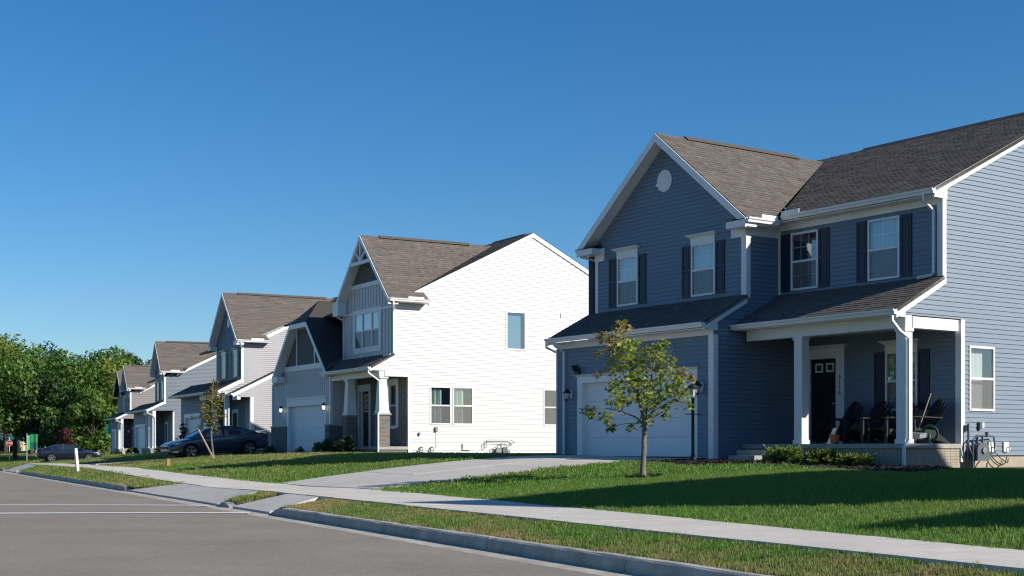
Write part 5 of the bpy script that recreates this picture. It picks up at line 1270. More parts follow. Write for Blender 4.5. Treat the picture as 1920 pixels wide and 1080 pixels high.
for (px, py, w_, h_, lab, b) in ((-3.05, -2.85, 1.08, .62, 'low juniper nearest the porch steps, its sunlit look put into the colour', 1.25), (-1.85, -2.85, 1.0, .58, 'dark middle juniper below the porch chairs', .8), (-.80, -2.85, .98, .48, 'small dark juniper nearest the porch corner post', .85)):  # last factor lightens the first shrub's colour for the sun on it
    juniper(*H1.xy(px, py), w_, h_, lab, b)

def blob_tree(name, X, D, h, w_, label, group=None, leafn=3000, size=.5, cols=((.05, .09, .02),), base=.12, cat='tree', seed=1, trunk='bark_dark', conif=False, lobes=16):
    q = random.Random(seed); zg = float(gz(X, D))+EYE; root = empty(name, (X, D, zg)); tag(root, label, cat, group)
    tr = MB(); tr.tube([(0, 0, -.3), (q.gauss(0, .1), 0, h*.25), (q.gauss(0, .2), q.gauss(0, .2), h*.55), (0, 0, h*.85)], h*.022, n=7, r2=h*.004)
    B = []
    for i in range(lobes):
        if conif: t = q.random(); z = h*(base+(1-base)*t*.95); rr = w_*.5*(1-t)*.8; r_ = w_*.22*(1.1-t)
        else:
            u = q.uniform(-1, 1); z = h*((1+base)/2 + (1-base)/2*u*.80); rr = w_*.5*math.sqrt(max(.05, 1-u*u))*q.uniform(.35, .78); r_ = w_*q.uniform(.13, .24)
        a = q.uniform(0, 2*pi); B.append((Vector((cos(a)*rr, sin(a)*rr, z)), r_, q.uniform(.75, 1.25)))
        tr.tube([(0, 0, max(h*.12, z*.55)), (cos(a)*rr*.5, sin(a)*rr*.5, z*.8), tuple(B[-1][0])], h*.008, n=5, r2=h*.002)
    lf = MB()
    tot = sum(b[1]**2 for b in B)
    for c, r_, tone in B:
        for i in range(int(leafn*r_*r_/tot)):
            v = Vector((q.gauss(0, 1), q.gauss(0, 1), q.gauss(0, 1))).normalized(); p = c+Vector((v.x, v.y, v.z*.85))*r_*q.uniform(.55, 1.08)
            n = (v+Vector((q.gauss(0, .6), q.gauss(0, .6), q.gauss(.2, .6)))).normalized(); x = n.cross(Vector((q.gauss(0, 1), q.gauss(0, 1), q.gauss(0, 1)))).normalized(); y = n.cross(x)
            s = size*q.uniform(.5, 1.2); col = cols[q.randrange(len(cols))]; k = q.uniform(.75, 1.3)*tone
            lf.poly([p-x*s*.5, p-y*s*.32+x*s*.05, p+x*s*.5, p+y*s*.34], col=tuple(a_*k for a_ in col))
    tr.build('trunk', trunk, root); lf.build('crown', 'leaf', root); return root
GA_ = [(.105, .20, .032), (.13, .225, .04), (.08, .16, .028)]; GB = [(.07, .15, .036), (.09, .175, .042)]; GD = [(.035, .08, .026), (.046, .10, .030)]; GY = [(.21, .28, .048), (.17, .24, .04)]
def at_px(px, D): return ((px-960)/2600*D, D)
FT = [  # px, distance, top y, width m, colours, label
    (-25, 205, 618, 15, GY, 'tall yellow green tree at the left edge of the view'), (28, 198, 652, 13, GA_, 'broad light green tree behind the stop sign'),
    (58, 232, 640, 13, GB, 'dark tree behind the light green one, left of the tall pair'), (92, 240, 645, 12, GD, 'dark round tree with the highest top in the middle of the wood'),
    (100, 205, 660, 12, GB, 'deep green tree behind the green banners'), (150, 200, 652, 14, GA_, 'large mid green tree behind the red maple'),
    (192, 212, 650, 13, GA_, 'large bright tree just left of the furthest house'), (215, 186, 660, 10, GY, 'yellow green tree touching the furthest house'),
    (235, 250, 657, 11, GD, 'dark tree showing above the roof of the furthest house'), (262, 260, 655, 11, GD, 'dark narrow tree between the furthest house and the gable'),
    (130, 245, 652, 12, GD, 'dark tree set back behind the large mid green tree'), (10, 240, 640, 13, GB, 'dark tree set back at the left edge'), (180, 250, 655, 12, GB, 'tree set back behind the bright one'), (300, 265, 668, 10, GB, 'tree mostly hidden behind the grey gable roof'),
    (80, 196, 700, 9, GD, 'low dark tree over the green banners'), (172, 180, 735, 8, GA_, 'low light green tree beside the white porch post'), (122, 188, 720, 8, GB, 'low tree directly behind the red maple')]
for i, (px, D, ty, w_, cols, lab) in enumerate(FT):
    X, D = at_px(px, D); zg = float(gz(X, D)); h = (843-ty)/2600*D - zg
    blob_tree('tree', X, D, h, w_, lab, 'trees of the wood beyond the street end', leafn=5200 if D < 215 else 3600, size=.62, cols=cols, base=.24 if px < 80 and D > 195 else .10, seed=40+i, lobes=22)
# red maple and small things
for i, (n_, t_, h, w_) in enumerate(((-30, 22, 11, 10), (-34, 40, 12, 11), (-28, 58, 10, 9), (-36, 76, 13, 12), (-30, 96, 12, 11), (-26, 118, 12, 11), (-40, 8, 12, 12))):
    X, D = NT(n_, t_); blob_tree('tree', X, D, h, w_, 'leafy tree on the unseen far side of the street, reflected in the windows', 'trees across the street', leafn=1800, size=.7, cols=GA_, base=.15, seed=90+i)
X, D = at_px(121, 113.5); red = blob_tree('japanese_maple', X, D, 2.75, 1.9, 'dark red Japanese maple behind the dark coupe', leafn=1500, size=.17, cols=[(.11, .022, .022), (.15, .035, .030), (.07, .016, .018)], base=.25, seed=5, lobes=14)
X, D = at_px(341, 84); blob_tree('sapling', X, D, 1.9, 1.2, 'thin dark leaved sapling behind the nose of the parked sedan', leafn=260, size=.16, cols=[(.035, .035, .025), (.05, .03, .02)], base=.3, seed=8, lobes=10)
def bush(px, py, w_, h_, label, cols, size=.12, n=700, seed=3, X=None, group=None):
    p = ray_ground(px, py) if X is None else X
    return blob_tree('bush', p[0], p[1], h_, w_, label, group, leafn=n, size=size, cols=cols, base=.05, cat='bush', seed=seed, lobes=12)
p = H2.xy(-4.9, -2.0); bush(0, 0, .75, .5, 'pale variegated bush left of the hedge at the white house', [(.20, .24, .09), (.13, .18, .06)], X=p, seed=21)
for k, (u, v, l) in enumerate(((-4.1, -1.9, 'dark clipped bush next to the pale variegated one below the white porch'), (-3.35, -1.85, 'middle dark clipped bush of three below the white porch'), (-2.7, -1.85, 'dark clipped bush beside the taller one below the white porch'))): bush(0, 0, .85, .55, l, GD, X=H2.xy(u, v), seed=22+k, group='dark bushes below the white porch')
bush(0, 0, .55, .85, 'taller dark bush before the front door of the white house', GD, X=H2.xy(-1.95, -1.9), seed=27)
bush(0, 0, .9, .30, 'low yellowish plants at the brick pier left of the white garage door', [(.20, .21, .07), (.12, .15, .04)], X=H2.xy(-11.8, -1.85), seed=28, n=400)
bush(0, 0, .6, .22, 'small tuft of plants before the white garage door', [(.09, .10, .04), (.13, .14, .05)], X=H2.xy(-7.6, -1.9), seed=29, n=200)
bush(0, 0, 1.1, .8, 'dark bush at the foot of the blue grey house wall', GD, X=H4.xy(.9, -1.2), seed=31, size=.2)
bush(0, 0, 1.2, .7, 'dark bush beside the lamp post of the blue grey house', GD, X=H4.xy(-3.4, -2.9), seed=32, size=.2)
bush(0, 0, 1.4, .8, 'round dark bush by the white downspout of the furthest house', GD, X=H5.xy(.8, -2.2), seed=33, size=.25)
for k, (px, D, w_, h_) in enumerate(((3, 250, 3.2, 2.0), (16, 248, 3.6, 1.5))): X, D = at_px(px, D); bush(0, 0, w_, h_, ('round dark hedge bush under the yellow house wall', 'low spreading hedge bush beside the stop sign')[k], GD, X=(X, D), seed=35+k, size=.4)

# ================================================================== things on the porch, street furniture, vehicles
def part(name, mb, mats, parent, smooth=False): return mb.build(name, mats, parent, smooth=smooth)
# concrete steps
def hloc(H, u, v, z): x, y = H.xy(u, v); return (x, y, z+EYE)
rz1 = math.atan2(H1.u[1], H1.u[0])
stp = empty('porch_steps', hloc(H1, -4.4, -2.15, -.34), rz1); tag(stp, 'two concrete steps leading from the mulch bed up to the porch', 'steps')
m = MB(); m.box(-.60, .62, -.42, -.005, -.3, .33); part('upper_step', m, 'concrete_step', stp)
m = MB(); m.box(-.52, .42, -.80, -.425, -.3, .19); part('lower_step', m, 'concrete_step', stp)
# chairs
def adirondack():
    root = empty('adirondack_chair', (0, 0, 0)); m = 'chair_black'
    s = MB()
    for i in range(6):
        y = -.28+i*.088; z = .36-.018*i; s.box(-.27, .27, y, y+.078, z-.02, z)
    part('seat', s, m, root)
    b = MB()
    for i in range(7):
        x = (i-3)*.082; h = .72-.030*abs(i-3)**1.5; top = Vector((x*1.28, .20+.36, .30+h)); bot = Vector((x*.95, .18, .27)); d = .047
        b.prism([(bot.x-d*.85, bot.y, bot.z), (bot.x+d*.85, bot.y, bot.z), (top.x+d, top.y, top.z-.02), (top.x+d*.5, top.y+.005, top.z), (top.x-d*.5, top.y+.005, top.z), (top.x-d, top.y, top.z-.02)], (0, .02, .008))
    b.box(-.30, .30, .30, .33, .50, .57); part('backrest', b, m, root)
    for sx in (-1, 1):
        a = MB(); a.prism([(sx*.26, -.36, .58), (sx*.42, -.38, .58), (sx*.42, -.15, .58), (sx*.37, .42, .56), (sx*.30, .42, .56), (sx*.27, -.1, .58)], (0, 0, .025)); part('armrest', a, m, root)
        l = MB(); l.box(sx*.33-.045, sx*.33+.045, -.33, -.30, 0, .58); part('leg', l, m, root)
        l = MB(); l.prism([(sx*.285-.012, -.36, .36), (sx*.285-.012, -.36, .26), (sx*.285-.012, .62, 0), (sx*.285-.012, .70, 0), (sx*.285-.012, .25, .30)], (.024, 0, 0)); part('leg', l, m, root)
    return root
ch = adirondack()
for i, (u, v, a, lab) in enumerate(((-3.20, -.82, -18, 'black slatted armchair nearest the front door on the porch'), (-2.30, -.80, -12, 'black slatted armchair second from the front door on the porch'),
                                    (-1.52, -.82, -14, 'black slatted armchair directly behind the porch corner post'), (-.58, -.85, -22, 'black slatted armchair furthest from the door at the open porch end'))):
    o = ch if i == 0 else copy_tree(ch)
    o.location = hloc(H1, u, v, .14); o.rotation_euler = (0, 0, rz1+R(a)); o.scale = (1.08, 1.0, 1.08)
    tag(o, lab, 'chair', 'black slatted armchairs on the porch')
def small(name, mb, mats, loc, label, cat, rz=0.0, smooth=False):
    o = mb.build(name, mats, loc=loc, smooth=smooth); o.rotation_euler = (0, 0, rz); tag(o, label, cat); return o
b = MB(); b.tube([(0, 0, 0), (.22, .28, 1.05)], .014, n=6); br_ = small('broom_handle', b, 'brush_tan', hloc(H1, -.52, -1.02, .30), 'pale wooden pole leaning across the chair at the open porch end', 'pole', rz1)
b = MB(); b.prism([(0, 0, 0), (.16, 0, 0), (.25, .10, .40), (.14, .10, .40)], (0, .03, 0)); small('white_board', b, 'plastic_white', hloc(H1, -2.95, -1.45, .14), 'white board leaning between the two chairs nearest the door', 'board', rz1)
b = MB(); b.prism([(0, 0, 0), (.46, -.05, .06), (.46, -.02, .17), (0, .03, .20)], (.02, .22, .02)); small('grey_cushion', b, 'metal_grey', hloc(H1, -.42, -1.55, .20), 'grey bag lying in front of the last porch chair', 'bag', rz1)
b = MB(); b.lathe([(.08, 0), (.10, .02), (.135, .20), (.145, .20), (.145, .24), (.11, .24)], n=14); small('plant_pot', b, 'pot_terracotta', hloc(H1, -2.72, -1.40, .14), 'reddish plant pot beside the white leaning board', 'pot')
b = MB()
for k in range(5):
    r_ = .20-.012*k; b.tube([(r_*cos(t), .02*k, .24+r_*sin(t)) for t in np.linspace(0, 2*pi, 20)], .013, n=5, cap=False)
b.box(-.03, .03, -.03, .13, 0, .24); small('hose_reel', b, 'hose_green', hloc(H1, -.10, -1.05, .14), 'green garden hose coiled on a reel at the porch end', 'hose reel', rz1+.5, True)

# lamp post
def lamp_post(X, D, z, h, label):
    root = empty('lamp_post', (X, D, z)); tag(root, label, 'lamp post', 'black lamp posts in front gardens')
    p = MB(); p.lathe([(.09, -.1), (.085, .10), (.055, .16), (.042, .20), (.038, h-.42), (.06, h-.40), (.03, h-.36)], n=12); part('pole', p, 'metal_black', root, True)
    b = MB(); b.tube([(-.20, 0, h-.78), (.20, 0, h-.78)], .012, n=6); b.lathe([(.0, 0), (.02, 0), (.02, .03), (0, .03)], (.2, 0, h-.795), 6); part('ladder_bar', b, 'metal_black', root)
    g = MB(); g.lathe([(.06, h-.35), (.115, h-.13)], n=8); part('lamp_glass', g, 'lamp_glass', root)
    c = MB(); c.lathe([(.15, h-.135), (.155, h-.12), (.10, h-.05), (.03, h-.02), (.02, h), (0, h+.02)], n=8)
    for k in range(4): t = pi/4+k*pi/2; c.tube([(.063*cos(t), .063*sin(t), h-.36), (.12*cos(t), .12*sin(t), h-.12)], .008, n=4)
    part('lamp_cap', c, 'metal_black', root); return root
X, D = at_px(1299, 34.9); lamp_post(X, D, float(gz(X, D))+EYE+.02, 1.98, 'black lamp post beside the maple in front of the blue garage')
X, D = H4.xy(-4.4, -3.0); lamp_post(X, D, float(gz(X, D))+EYE, 2.4, 'dark lamp post in front of the fourth house garage')
# meters
def pipe_set(name, loc, rz, label, tubes, boxes, cat='meter'):
    root = empty(name, loc, rz); tag(root, label, cat)
    for pts, r_, m in tubes: b = MB(); b.tube(pts, r_, n=6); part('pipe', b, m, root)
    for nm, mb, m in boxes: part(nm, mb, m, root)
    return root
rzs = rz1+pi/2                                           # x runs along the side wall into the lot, -y points away from the wall
def meter_body(x, y, z, w_, h_, d_):
    m = MB(); P = [(x-w_/2, z-h_/2), (x+w_/2, z-h_/2), (x+w_/2, z+h_*.15)] + [(x+w_/2*cos(t), z+h_*.15+h_*.35*sin(t)) for t in np.linspace(.2, pi-.2, 8)] + [(x-w_/2, z+h_*.15)]
    m.prism([(a, y, b) for a, b in P], (0, -d_, 0)); return m
dial = MB(); dial.lathe([(.0, 0), (.075, 0), (.075, -.03), (0, -.035)], (.44, -.33, .30), 12, 'y')
dg = 'metal_dark_grey'
pipe_set('gas_meter', hloc(H1, .0, 0, -.32), rzs, 'grey blue gas meter with pipes on the sunlit side of the blue house',
    [([(.12, -.12, -.2), (.12, -.12, .95)], .028, dg), ([(.16, -.22, -.2), (.16, -.22, .55), (.30, -.22, .66), (.62, -.22, .66)], .022, dg), ([(.33, -.22, .66), (.33, -.22, .45)], .03, dg), ([(.53, -.22, .66), (.53, -.22, .45)], .03, dg),
     ([(.62, -.22, .66), (1.12, -.12, .64)], .022, dg), ([(1.12, -.12, .64), (1.17, -.12, .25)], .022, dg), ([(1.17, -.12, .25), (.95, -.16, .22), (.80, -.2, .12), (.60, -.28, -.1)], .02, dg),
     ([(.10, -.12, .55), (.08, -.2, .3), (.22, -.22, .1), (.2, -.22, -.2)], .02, dg), ([(1.0, -.05, .24), (1.25, -.10, .02), (1.45, -.12, -.06), (1.62, -.1, .0), (1.72, -.06, .14)], .014, 'plastic_black'), ([(1.17, -.1, .27), (1.4, -.12, .10), (1.6, -.12, .02), (1.70, -.1, .0), (1.76, -.08, .10)], .012, 'plastic_black'),
     ([(.70, -.22, .62), (.70, -.22, .74)], .045, dg)],
    [('meter_case', meter_body(.44, -.12, .27, .46, .44, .20), dg), ('dial', dial, 'metal_grey')])
for a, lab in ((1.02, 'white cover plate with a black pipe right beside the gas meter'), (1.62, 'white hose tap cover further along the sunlit blue wall')):
    b = MB(); pbox(b, ('r', 0), 0, .20, 0, .24, .016, .05); b.tube([(.05, .12, .10), (.13, .14, .10), (.13, .14, .03)], .016, n=6)
    x, y = H1.xy(0, a); o = b.build('wall_tap', 'plastic_white', loc=(x, y, EYE-.05)); o.rotation_euler = (0, 0, rz1); tag(o, lab, 'tap')
rz2 = math.atan2(H2.u[1], H2.u[0])+pi/2
gm = 'metal_grey'
pipe_set('gas_meter', hloc(H2, 0, 3.55, -.15), rz2, 'grey gas meter with long horizontal pipes on the white side wall',
    [([(.0, -.1, .20), (.0, -.1, .42), (.12, -.1, .46)], .016, gm), ([(.02, -.1, .18), (.16, -.1, .26), (.16, -.1, .57)], .016, gm), ([(.16, -.1, .57), (1.35, -.12, .57), (1.55, -.14, .45), (1.50, -.14, .43)], .018, gm), ([(.16, -.12, .47), (1.2, -.14, .44), (1.5, -.14, .43)], .014, gm),
     ([(.5, -.12, -.1), (.42, -.12, .18), (.55, -.12, .24), (.72, -.14, .22)], .02, gm), ([(.80, -.14, .1), (.82, -.14, .40), (.95, -.14, .44)], .02, gm), ([(1.0, -.14, .1), (1.02, -.14, .44)], .02, gm), ([(1.12, -.14, .2), (1.28, -.14, .30), (1.3, -.14, .43)], .016, gm)],
    [('meter_case', meter_body(.70, -.08, .08, .26, .30, .16), gm), ('meter_case', meter_body(1.02, -.08, .10, .24, .32, .16), dg), ('meter_case', meter_body(1.22, -.08, .05, .14, .2, .12), gm)])
for a, lab in ((.52, 'small outdoor tap with bracket nearest the porch of the white house'), (1.02, 'second outdoor tap on the white wall, right of the first')):
    pipe_set('outdoor_tap', hloc(H2, 0, a, -.15), rz2, lab, [([(0, -.02, .26), (.08, -.12, .24), (.10, -.12, .02)], .018, gm), ([(-.06, -.10, .0), (-.02, -.10, .22), (.05, -.10, .28)], .022, dg), ([(-.10, -.12, .16), (.06, -.12, .12)], .016, dg)], [], 'tap')
# posts and signs
X, D = at_px(146.5, 50.0); zg = float(gz(X, D))+EYE
b = MB(); b.prism([(-.045, -.045, -.1), (.045, -.045, -.1), (.045, .045, -.1), (-.045, .045, -.1)], (-.065, .065, 1.0)); b2 = b; mk = b.build('marker_post', 'plastic_white', loc=(X, D, zg)); mk.rotation_euler = (0, 0, R(48)); tag(mk, 'white square marker post leaning in the grass by the kerb', 'post')
X, D = ray_ground(315, 876); b = MB(); b.box(-.06, .06, -.06, .06, -.1, .30); o = b.build('marker_post', 'wood_post', loc=(X, D, float(gz(X, D))+EYE)); o.rotation_euler = (0, 0, R(30)); tag(o, 'short orange brown wooden post by the pavement before the sedan', 'post')
def text_mesh(name, s, size, m, parent, loc, rot, ext=.002, align='CENTER'):
    fc = bpy.data.curves.new(name, 'FONT'); fc.body = s; fc.size = size; fc.extrude = ext; fc.align_x = align; fc.align_y = 'CENTER'
    fo = bpy.data.objects.new(name, fc); COL.objects.link(fo); dg_ = bpy.context.evaluated_depsgraph_get(); me = bpy.data.meshes.new_from_object(fo.evaluated_get(dg_))
    bpy.data.objects.remove(fo); me.materials.clear(); me.materials.append(MATS[m]); o = bpy.data.objects.new(name, me); COL.objects.link(o); o.parent = parent; o.location = loc; o.rotation_euler = rot; return o
X, D = at_px(17.5, 183); zg = EYE-1.72; sg = empty('stop_sign', (X, D, zg), R(6)); tag(sg, 'red octagonal STOP sign with a teal street name blade on its pole', 'sign')
b = MB(); b.tube([(0, .03, -.3), (0, .03, 3.35)], .045, n=8); part('pole', b, 'sign_white', sg)
def octo(r_, y0, y1, m, nm):
    b = MB(); b.prism([(r_*cos(pi/8+k*pi/4), y0, 2.55+r_*sin(pi/8+k*pi/4)) for k in range(8)], (0, y1-y0, 0)); return part(nm, b, m, sg)
octo(.42, -.005, .01, 'sign_white', 'sign_border'); octo(.385, -.012, -.006, 'sign_red', 'sign_face')
text_mesh('lettering', 'STOP', .34, 'sign_white', sg, (0, -.016, 2.55), (R(90), 0, 0))
b = MB(); b.box(-.10, .62, -.0, .02, 3.08, 3.38); part('street_name_blade', b, 'sign_teal', sg)
def banner(px, D, zt, w_, h_, label, m1, m2, pole, twist=0.0):
    X, Y = at_px(px, D); zg = float(gz(X, Y))+EYE; root = empty('banner_flag', (X, Y, zg), twist); tag(root, label, 'flag', 'green banner flags on poles')
    b = MB(); b.tube([(0, 0, -.2), (0, 0, zt-zg+.25)], .03, n=6); part('pole', b, pole, root)
    N = 12
    for nm, m, z0, z1 in (('cloth', m1, zt-zg-h_*.55, zt-zg), ('cloth', m2, zt-zg-h_, zt-zg-h_*.55)):
        b = MB()
        for k in range(N):
            xa, xb = w_*k/N, w_*(k+1)/N; fa, fb = [.07*sin(x*7)*x/w_ for x in (xa, xb)]
            b.poly([(.03+xa, fa, z0), (.03+xb, fb, z0), (.03+xb, fb*1.3, z1), (.03+xa, fa*1.3, z1)])
        part(nm, b, m, root, True)
Z = lambda py, D: EYE-(py-843)/2600*D
banner(50.5, 178, Z(816, 178), .62, 1.85, 'narrow bright green banner on a white pole, left of the wider one', 'flag_green', 'flag_green', 'sign_white', .5)
banner(57.0, 172, Z(814, 172), .86, 1.85, 'wider green banner on a black pole, shade on its lower half painted in dark teal', 'flag_green', 'flag_teal_and_shade', 'metal_black')  # lower cloth: shade put into the colour
banner(197, 165, Z(795, 165), .72, 1.15, 'dark teal banner partly hidden by the white porch post of the furthest house', 'flag_teal_and_shade', 'flag_teal_and_shade', 'metal_black')
# bungalows beyond the cross street
def bungalow(px0, px1, D, top, eave, mw, label, pane=True):
    X0, X1 = at_px(px0, D)[0], at_px(px1, D)[0]; zb = EYE-.6; ze = Z(eave, D); zt = Z(top, D); root = empty('bungalow', ((X0+X1)/2, D, zb)); tag(root, label, 'house'); w_ = (X1-X0)/2; hz = ze-zb; dp = 9.0
    b = MB(); b.box(-w_, w_, 0, dp, -.8, hz); W_ = part('wall', b, mw, root)
    b = MB(); b.prism([(-w_-.5, -.6, hz-.05), (-w_-.5, dp/2, zt-zb), (-w_-.5, dp+.6, hz-.05)], (2*w_+1, 0, 0)); part('roof', b, 'roof_far', root)
    b = MB(); b.box(-w_-.5, w_+.5, -.66, -.6, hz-.22, hz-.02); part('fascia', b, 'trim_white', root)
    if pane:
        for x in (-w_*.55, w_*.3):
            f = MB(); f.box(x, x+1.3, -.05, .0, hz-1.75, hz-.55); F_ = part('window', f, 'trim_white', root); g = MB(); g.box(x+.1, x+1.2, -.065, -.051, hz-1.65, hz-.65); part('pane', g, 'glass_far', F_)
bungalow(-60, 28, 262, 806, 823, 'wall_cream', 'yellow bungalow with a grey roof behind the stop sign')
bungalow(31, 70, 268, 812, 821, 'wall_pink', 'pale pink bungalow behind the green banners', False)
bungalow(128, 178, 262, 822, 832, 'wall_cream', 'tan bungalow glimpsed below the trees above the dark coupe', False)
for i, ch_ in enumerate('9156'): text_mesh('house_number', ch_, .15, 'metal_black', H1.number_parent, (-3.76, -.045, 1.90-.135*i+ZB), (R(90), 0, 0), .004)

def loft(mb, secs, closed=False):
    idx = []
    for s in secs: i = len(mb.v); mb.v += [tuple(p) for p in s]; idx.append(i)
    n = len(secs[0])
    for a, b in zip(idx, idx[1:]):
        for j in range(n if closed else n-1):
            mb.f.append((a+j, a+(j+1) % n, b+(j+1) % n, b+j)); mb.tone.append(1); mb.col.append(None); mb.mi.append(0)
def car(name, loc, rz, pitch, label, paint, scale=1.0, coupe=False):
    """x forward; L 4.9 m. Body lofted from stations, wheel arches cut, glasshouse with pillars, lamps, wheels with spokes"""
    root = empty(name, loc, rz); root.rotation_euler = (0, pitch, rz); root.scale = (scale,)*3; tag(root, label, 'car')
    # station: x, half width, sill z, belt z (side), top z (centre)
    ST = [(2.44, .62, .34, .60, .64), (2.40, .74, .26, .66, .70), (2.28, .84, .21, .71, .77), (2.05, .89, .20, .77, .84), (1.75, .91, .20, .83, .90), (1.35, .925, .20, .89, .965), (1.0, .93, .20, .925, 1.01), (.5, .93, .20, .945, 1.02), (0, .93, .20, .96, 1.03),
          (-.6, .93, .20, .985, 1.04), (-1.1, .925, .20, 1.01, 1.06), (-1.5, .915, .22, 1.03, 1.08), (-1.85, .90, .25, 1.04, 1.10), (-2.15, .87, .30, 1.03, 1.10), (-2.36, .80, .36, .99, 1.07), (-2.45, .70, .42, .90, .94)]
    secs = []
    for x, w_, zs, zb, zt in ST:
        hgt = zb-zs
        half = [(0, zs), (w_*.80, zs), (w_*.95, zs+.07), (w_*.985, zs+hgt*.30), (w_*1.0, zs+hgt*.58), (w_*.985, zs+hgt*.80), (w_*.955, zb-.03), (w_*.90, zb+.01), (w_*.62, zb+(zt-zb)*.75), (0, zt)]
        secs.append([(x, y, z) for y, z in half] + [(x, -y, z) for y, z in reversed(half[1:-1])])
    b = MB(); loft(b, secs, True); n = len(secs[0]); b.f += [tuple(range(n)), tuple(range(len(b.v)-n, len(b.v)))]; b.tone += [1, 1]; b.col += [None, None]; b.mi += [0, 0]
    body = part('body', b, paint, root, True)
    bm = bmesh.new(); bm.from_mesh(body.data); bmesh.ops.recalc_face_normals(bm, faces=bm.faces); bm.to_mesh(body.data); bm.free()
    sb = body.modifiers.new('s', 'SUBSURF'); sb.levels = sb.render_levels = 2
    WX = (1.42, -1.38); WR = .335
    c = MB()
    for x in WX:
        for s in (1, -1): c.lathe([(0, s*.62), (WR+.055, s*.62), (WR+.055, s*1.1), (0, s*1.1)], (x, 0, WR), 28, 'y')
    cut = c.build('arch_cutter', 'plastic_black', root); bm = bmesh.new(); bm.from_mesh(cut.data); bmesh.ops.remove_doubles(bm, verts=bm.verts, dist=1e-5); bmesh.ops.recalc_face_normals(bm, faces=bm.faces); bm.to_mesh(cut.data); bm.free()
    bo = body.modifiers.new('b', 'BOOLEAN'); bo.operation = 'DIFFERENCE'; bo.object = cut; bo.solver = 'EXACT'
    bpy.context.view_layer.update(); dgp = bpy.context.evaluated_depsgraph_get(); me = bpy.data.meshes.new_from_object(body.evaluated_get(dgp)); body.modifiers.clear(); body.data = me; me.shade_smooth()
    bpy.data.objects.remove(cut)
    # glasshouse
    GH = [(1.32, .82, .97, .985, .70), (.95, .80, .99, 1.16, .70), (.55, .79, 1.0, 1.34, .64), (.25, .785, 1.0, 1.415, .60), (-.2, .78, 1.0, 1.455, .585), (-.7, .775, 1.01, 1.43, .58), (-1.1, .77, 1.03, 1.355, .58), (-1.5, .75, 1.05, 1.22, .60), (-1.88, .72, 1.075, 1.10, .62)]
    if coupe: GH = [(1.15, .82, .98, .99, .70), (.75, .80, 1.0, 1.17, .68), (.35, .79, 1.0, 1.33, .62), (.0, .78, 1.0, 1.39, .58), (-.5, .77, 1.0, 1.40, .56), (-1.0, .76, 1.02, 1.33, .56), (-1.5, .74, 1.05, 1.20, .58), (-1.95, .70, 1.08, 1.10, .6)]
    gs_ = []; 
    for x, w_, z0, z1, wt in GH: gs_.append([(x, w_, z0-.05), (x, (w_+wt)/2+.02, (z0+z1)/2), (x, wt+.02, z1-.025), (x, wt*.75, z1), (x, 0, z1+.012), (x, -wt*.75, z1), (x, -wt-.02, z1-.025), (x, -(w_+wt)/2-.02, (z0+z1)/2), (x, -w_, z0-.05)])
    g = MB(); loft(g, gs_); part('window', g, 'car_glass', root, True)
    r_ = MB(); i0, i1 = (3, 5) if not coupe else (3, 5)
    up = lambda p, o: (p[0], p[1]*(1+o), p[2]+.012)
    loft(r_, [[up(p, .012) for p in s[2:7]] for s in gs_[2+0:7]]); part('roof', r_, paint, root, True)
    for s in (1, -1):
        p = MB()
        def strip(k0, t0, k1, t1, wd):   # pillar between two stations on the side glass
            a = Vector(gs_[k0][0]); a2 = Vector(gs_[k1][2]); q = []
            for base, dx in ((a, wd), (a, -wd), (a2, -wd), (a2, wd)): q.append((base.x+dx, (base.y+.016)*s, base.z))
            p.prism(q, (0, .012*s, 0))
        def rail(kk, w_):
            for k in range(kk[0], kk[1]):
                a, c_ = Vector(gs_[k][2]), Vector(gs_[k+1][2]); p.prism([(a.x, (a.y+.012)*s, a.z-w_), (c_.x, (c_.y+.012)*s, c_.z-w_), (c_.x, (c_.y+.006)*s, c_.z+.03), (a.x, (a.y+.006)*s, a.z+.03)], (0, .012*s, 0))
        rail((0, len(gs_)-1), .035); part('roof_rail', p, paint, root)
        p = MB(); strip(4, 0, 4, 0, .05); part('door_pillar', p, 'plastic_black', root)
        p = MB(); k = -3; a = Vector(gs_[k][0]); c_ = Vector(gs_[k][2]); d = Vector(gs_[-1][0]); p.prism([(a.x+.05, (a.y+.018)*s, a.z+.05), (c_.x+.02, (c_.y+.018)*s, c_.z), (gs_[-2][2][0], (gs_[-2][2][1]+.02)*s, gs_[-2][2][2]), (d.x, (d.y+.02)*s, d.z+.05)], (0, .012*s, 0)); part('rear_pillar', p, paint, root)
        p = MB(); p.tube([(1.02, s*.835, .975), (.3, s*.815, .985), (-.5, s*.808, .995), (-1.12, s*.80, 1.02), (-1.36, s*.79, 1.06), (-1.25, s*.745, 1.14)], .014, n=5); part('window_chrome', p, 'chrome', root)
        for x in (.02, -.98):
            p = MB(); p.box(x-.13, x+.08, s*.925 if s > 0 else -.955, .955 if s > 0 else -.925, .845, .875); part('door_handle', p, 'chrome', root)
        for xx in (.98, -.02, -1.0):
            p = MB(); p.tube([(xx, s*.912, .93), (xx+.02, s*.938, .7), (xx-.02, s*.936, .42), (xx-.0, s*.90, .26)], .006, n=4); part('door_seam', p, 'plastic_black', root)
        p = MB(); p.prism([(.88, s*.84, .99), (.74, s*.84, .99), (.74, s*.84, 1.12), (.82, s*.84, 1.13)], (0, .2*s, .01)); part('wing_mirror', p, paint, root)
        p = MB(); p.prism([(2.36, s*.60, .58), (2.30, s*.76, .60), (1.98, s*.885, .70), (1.80, s*.905, .775), (2.08, s*.87, .755), (2.33, s*.70, .685)], (.03, .025*s, .01)); part('headlight', p, 'headlight', root)
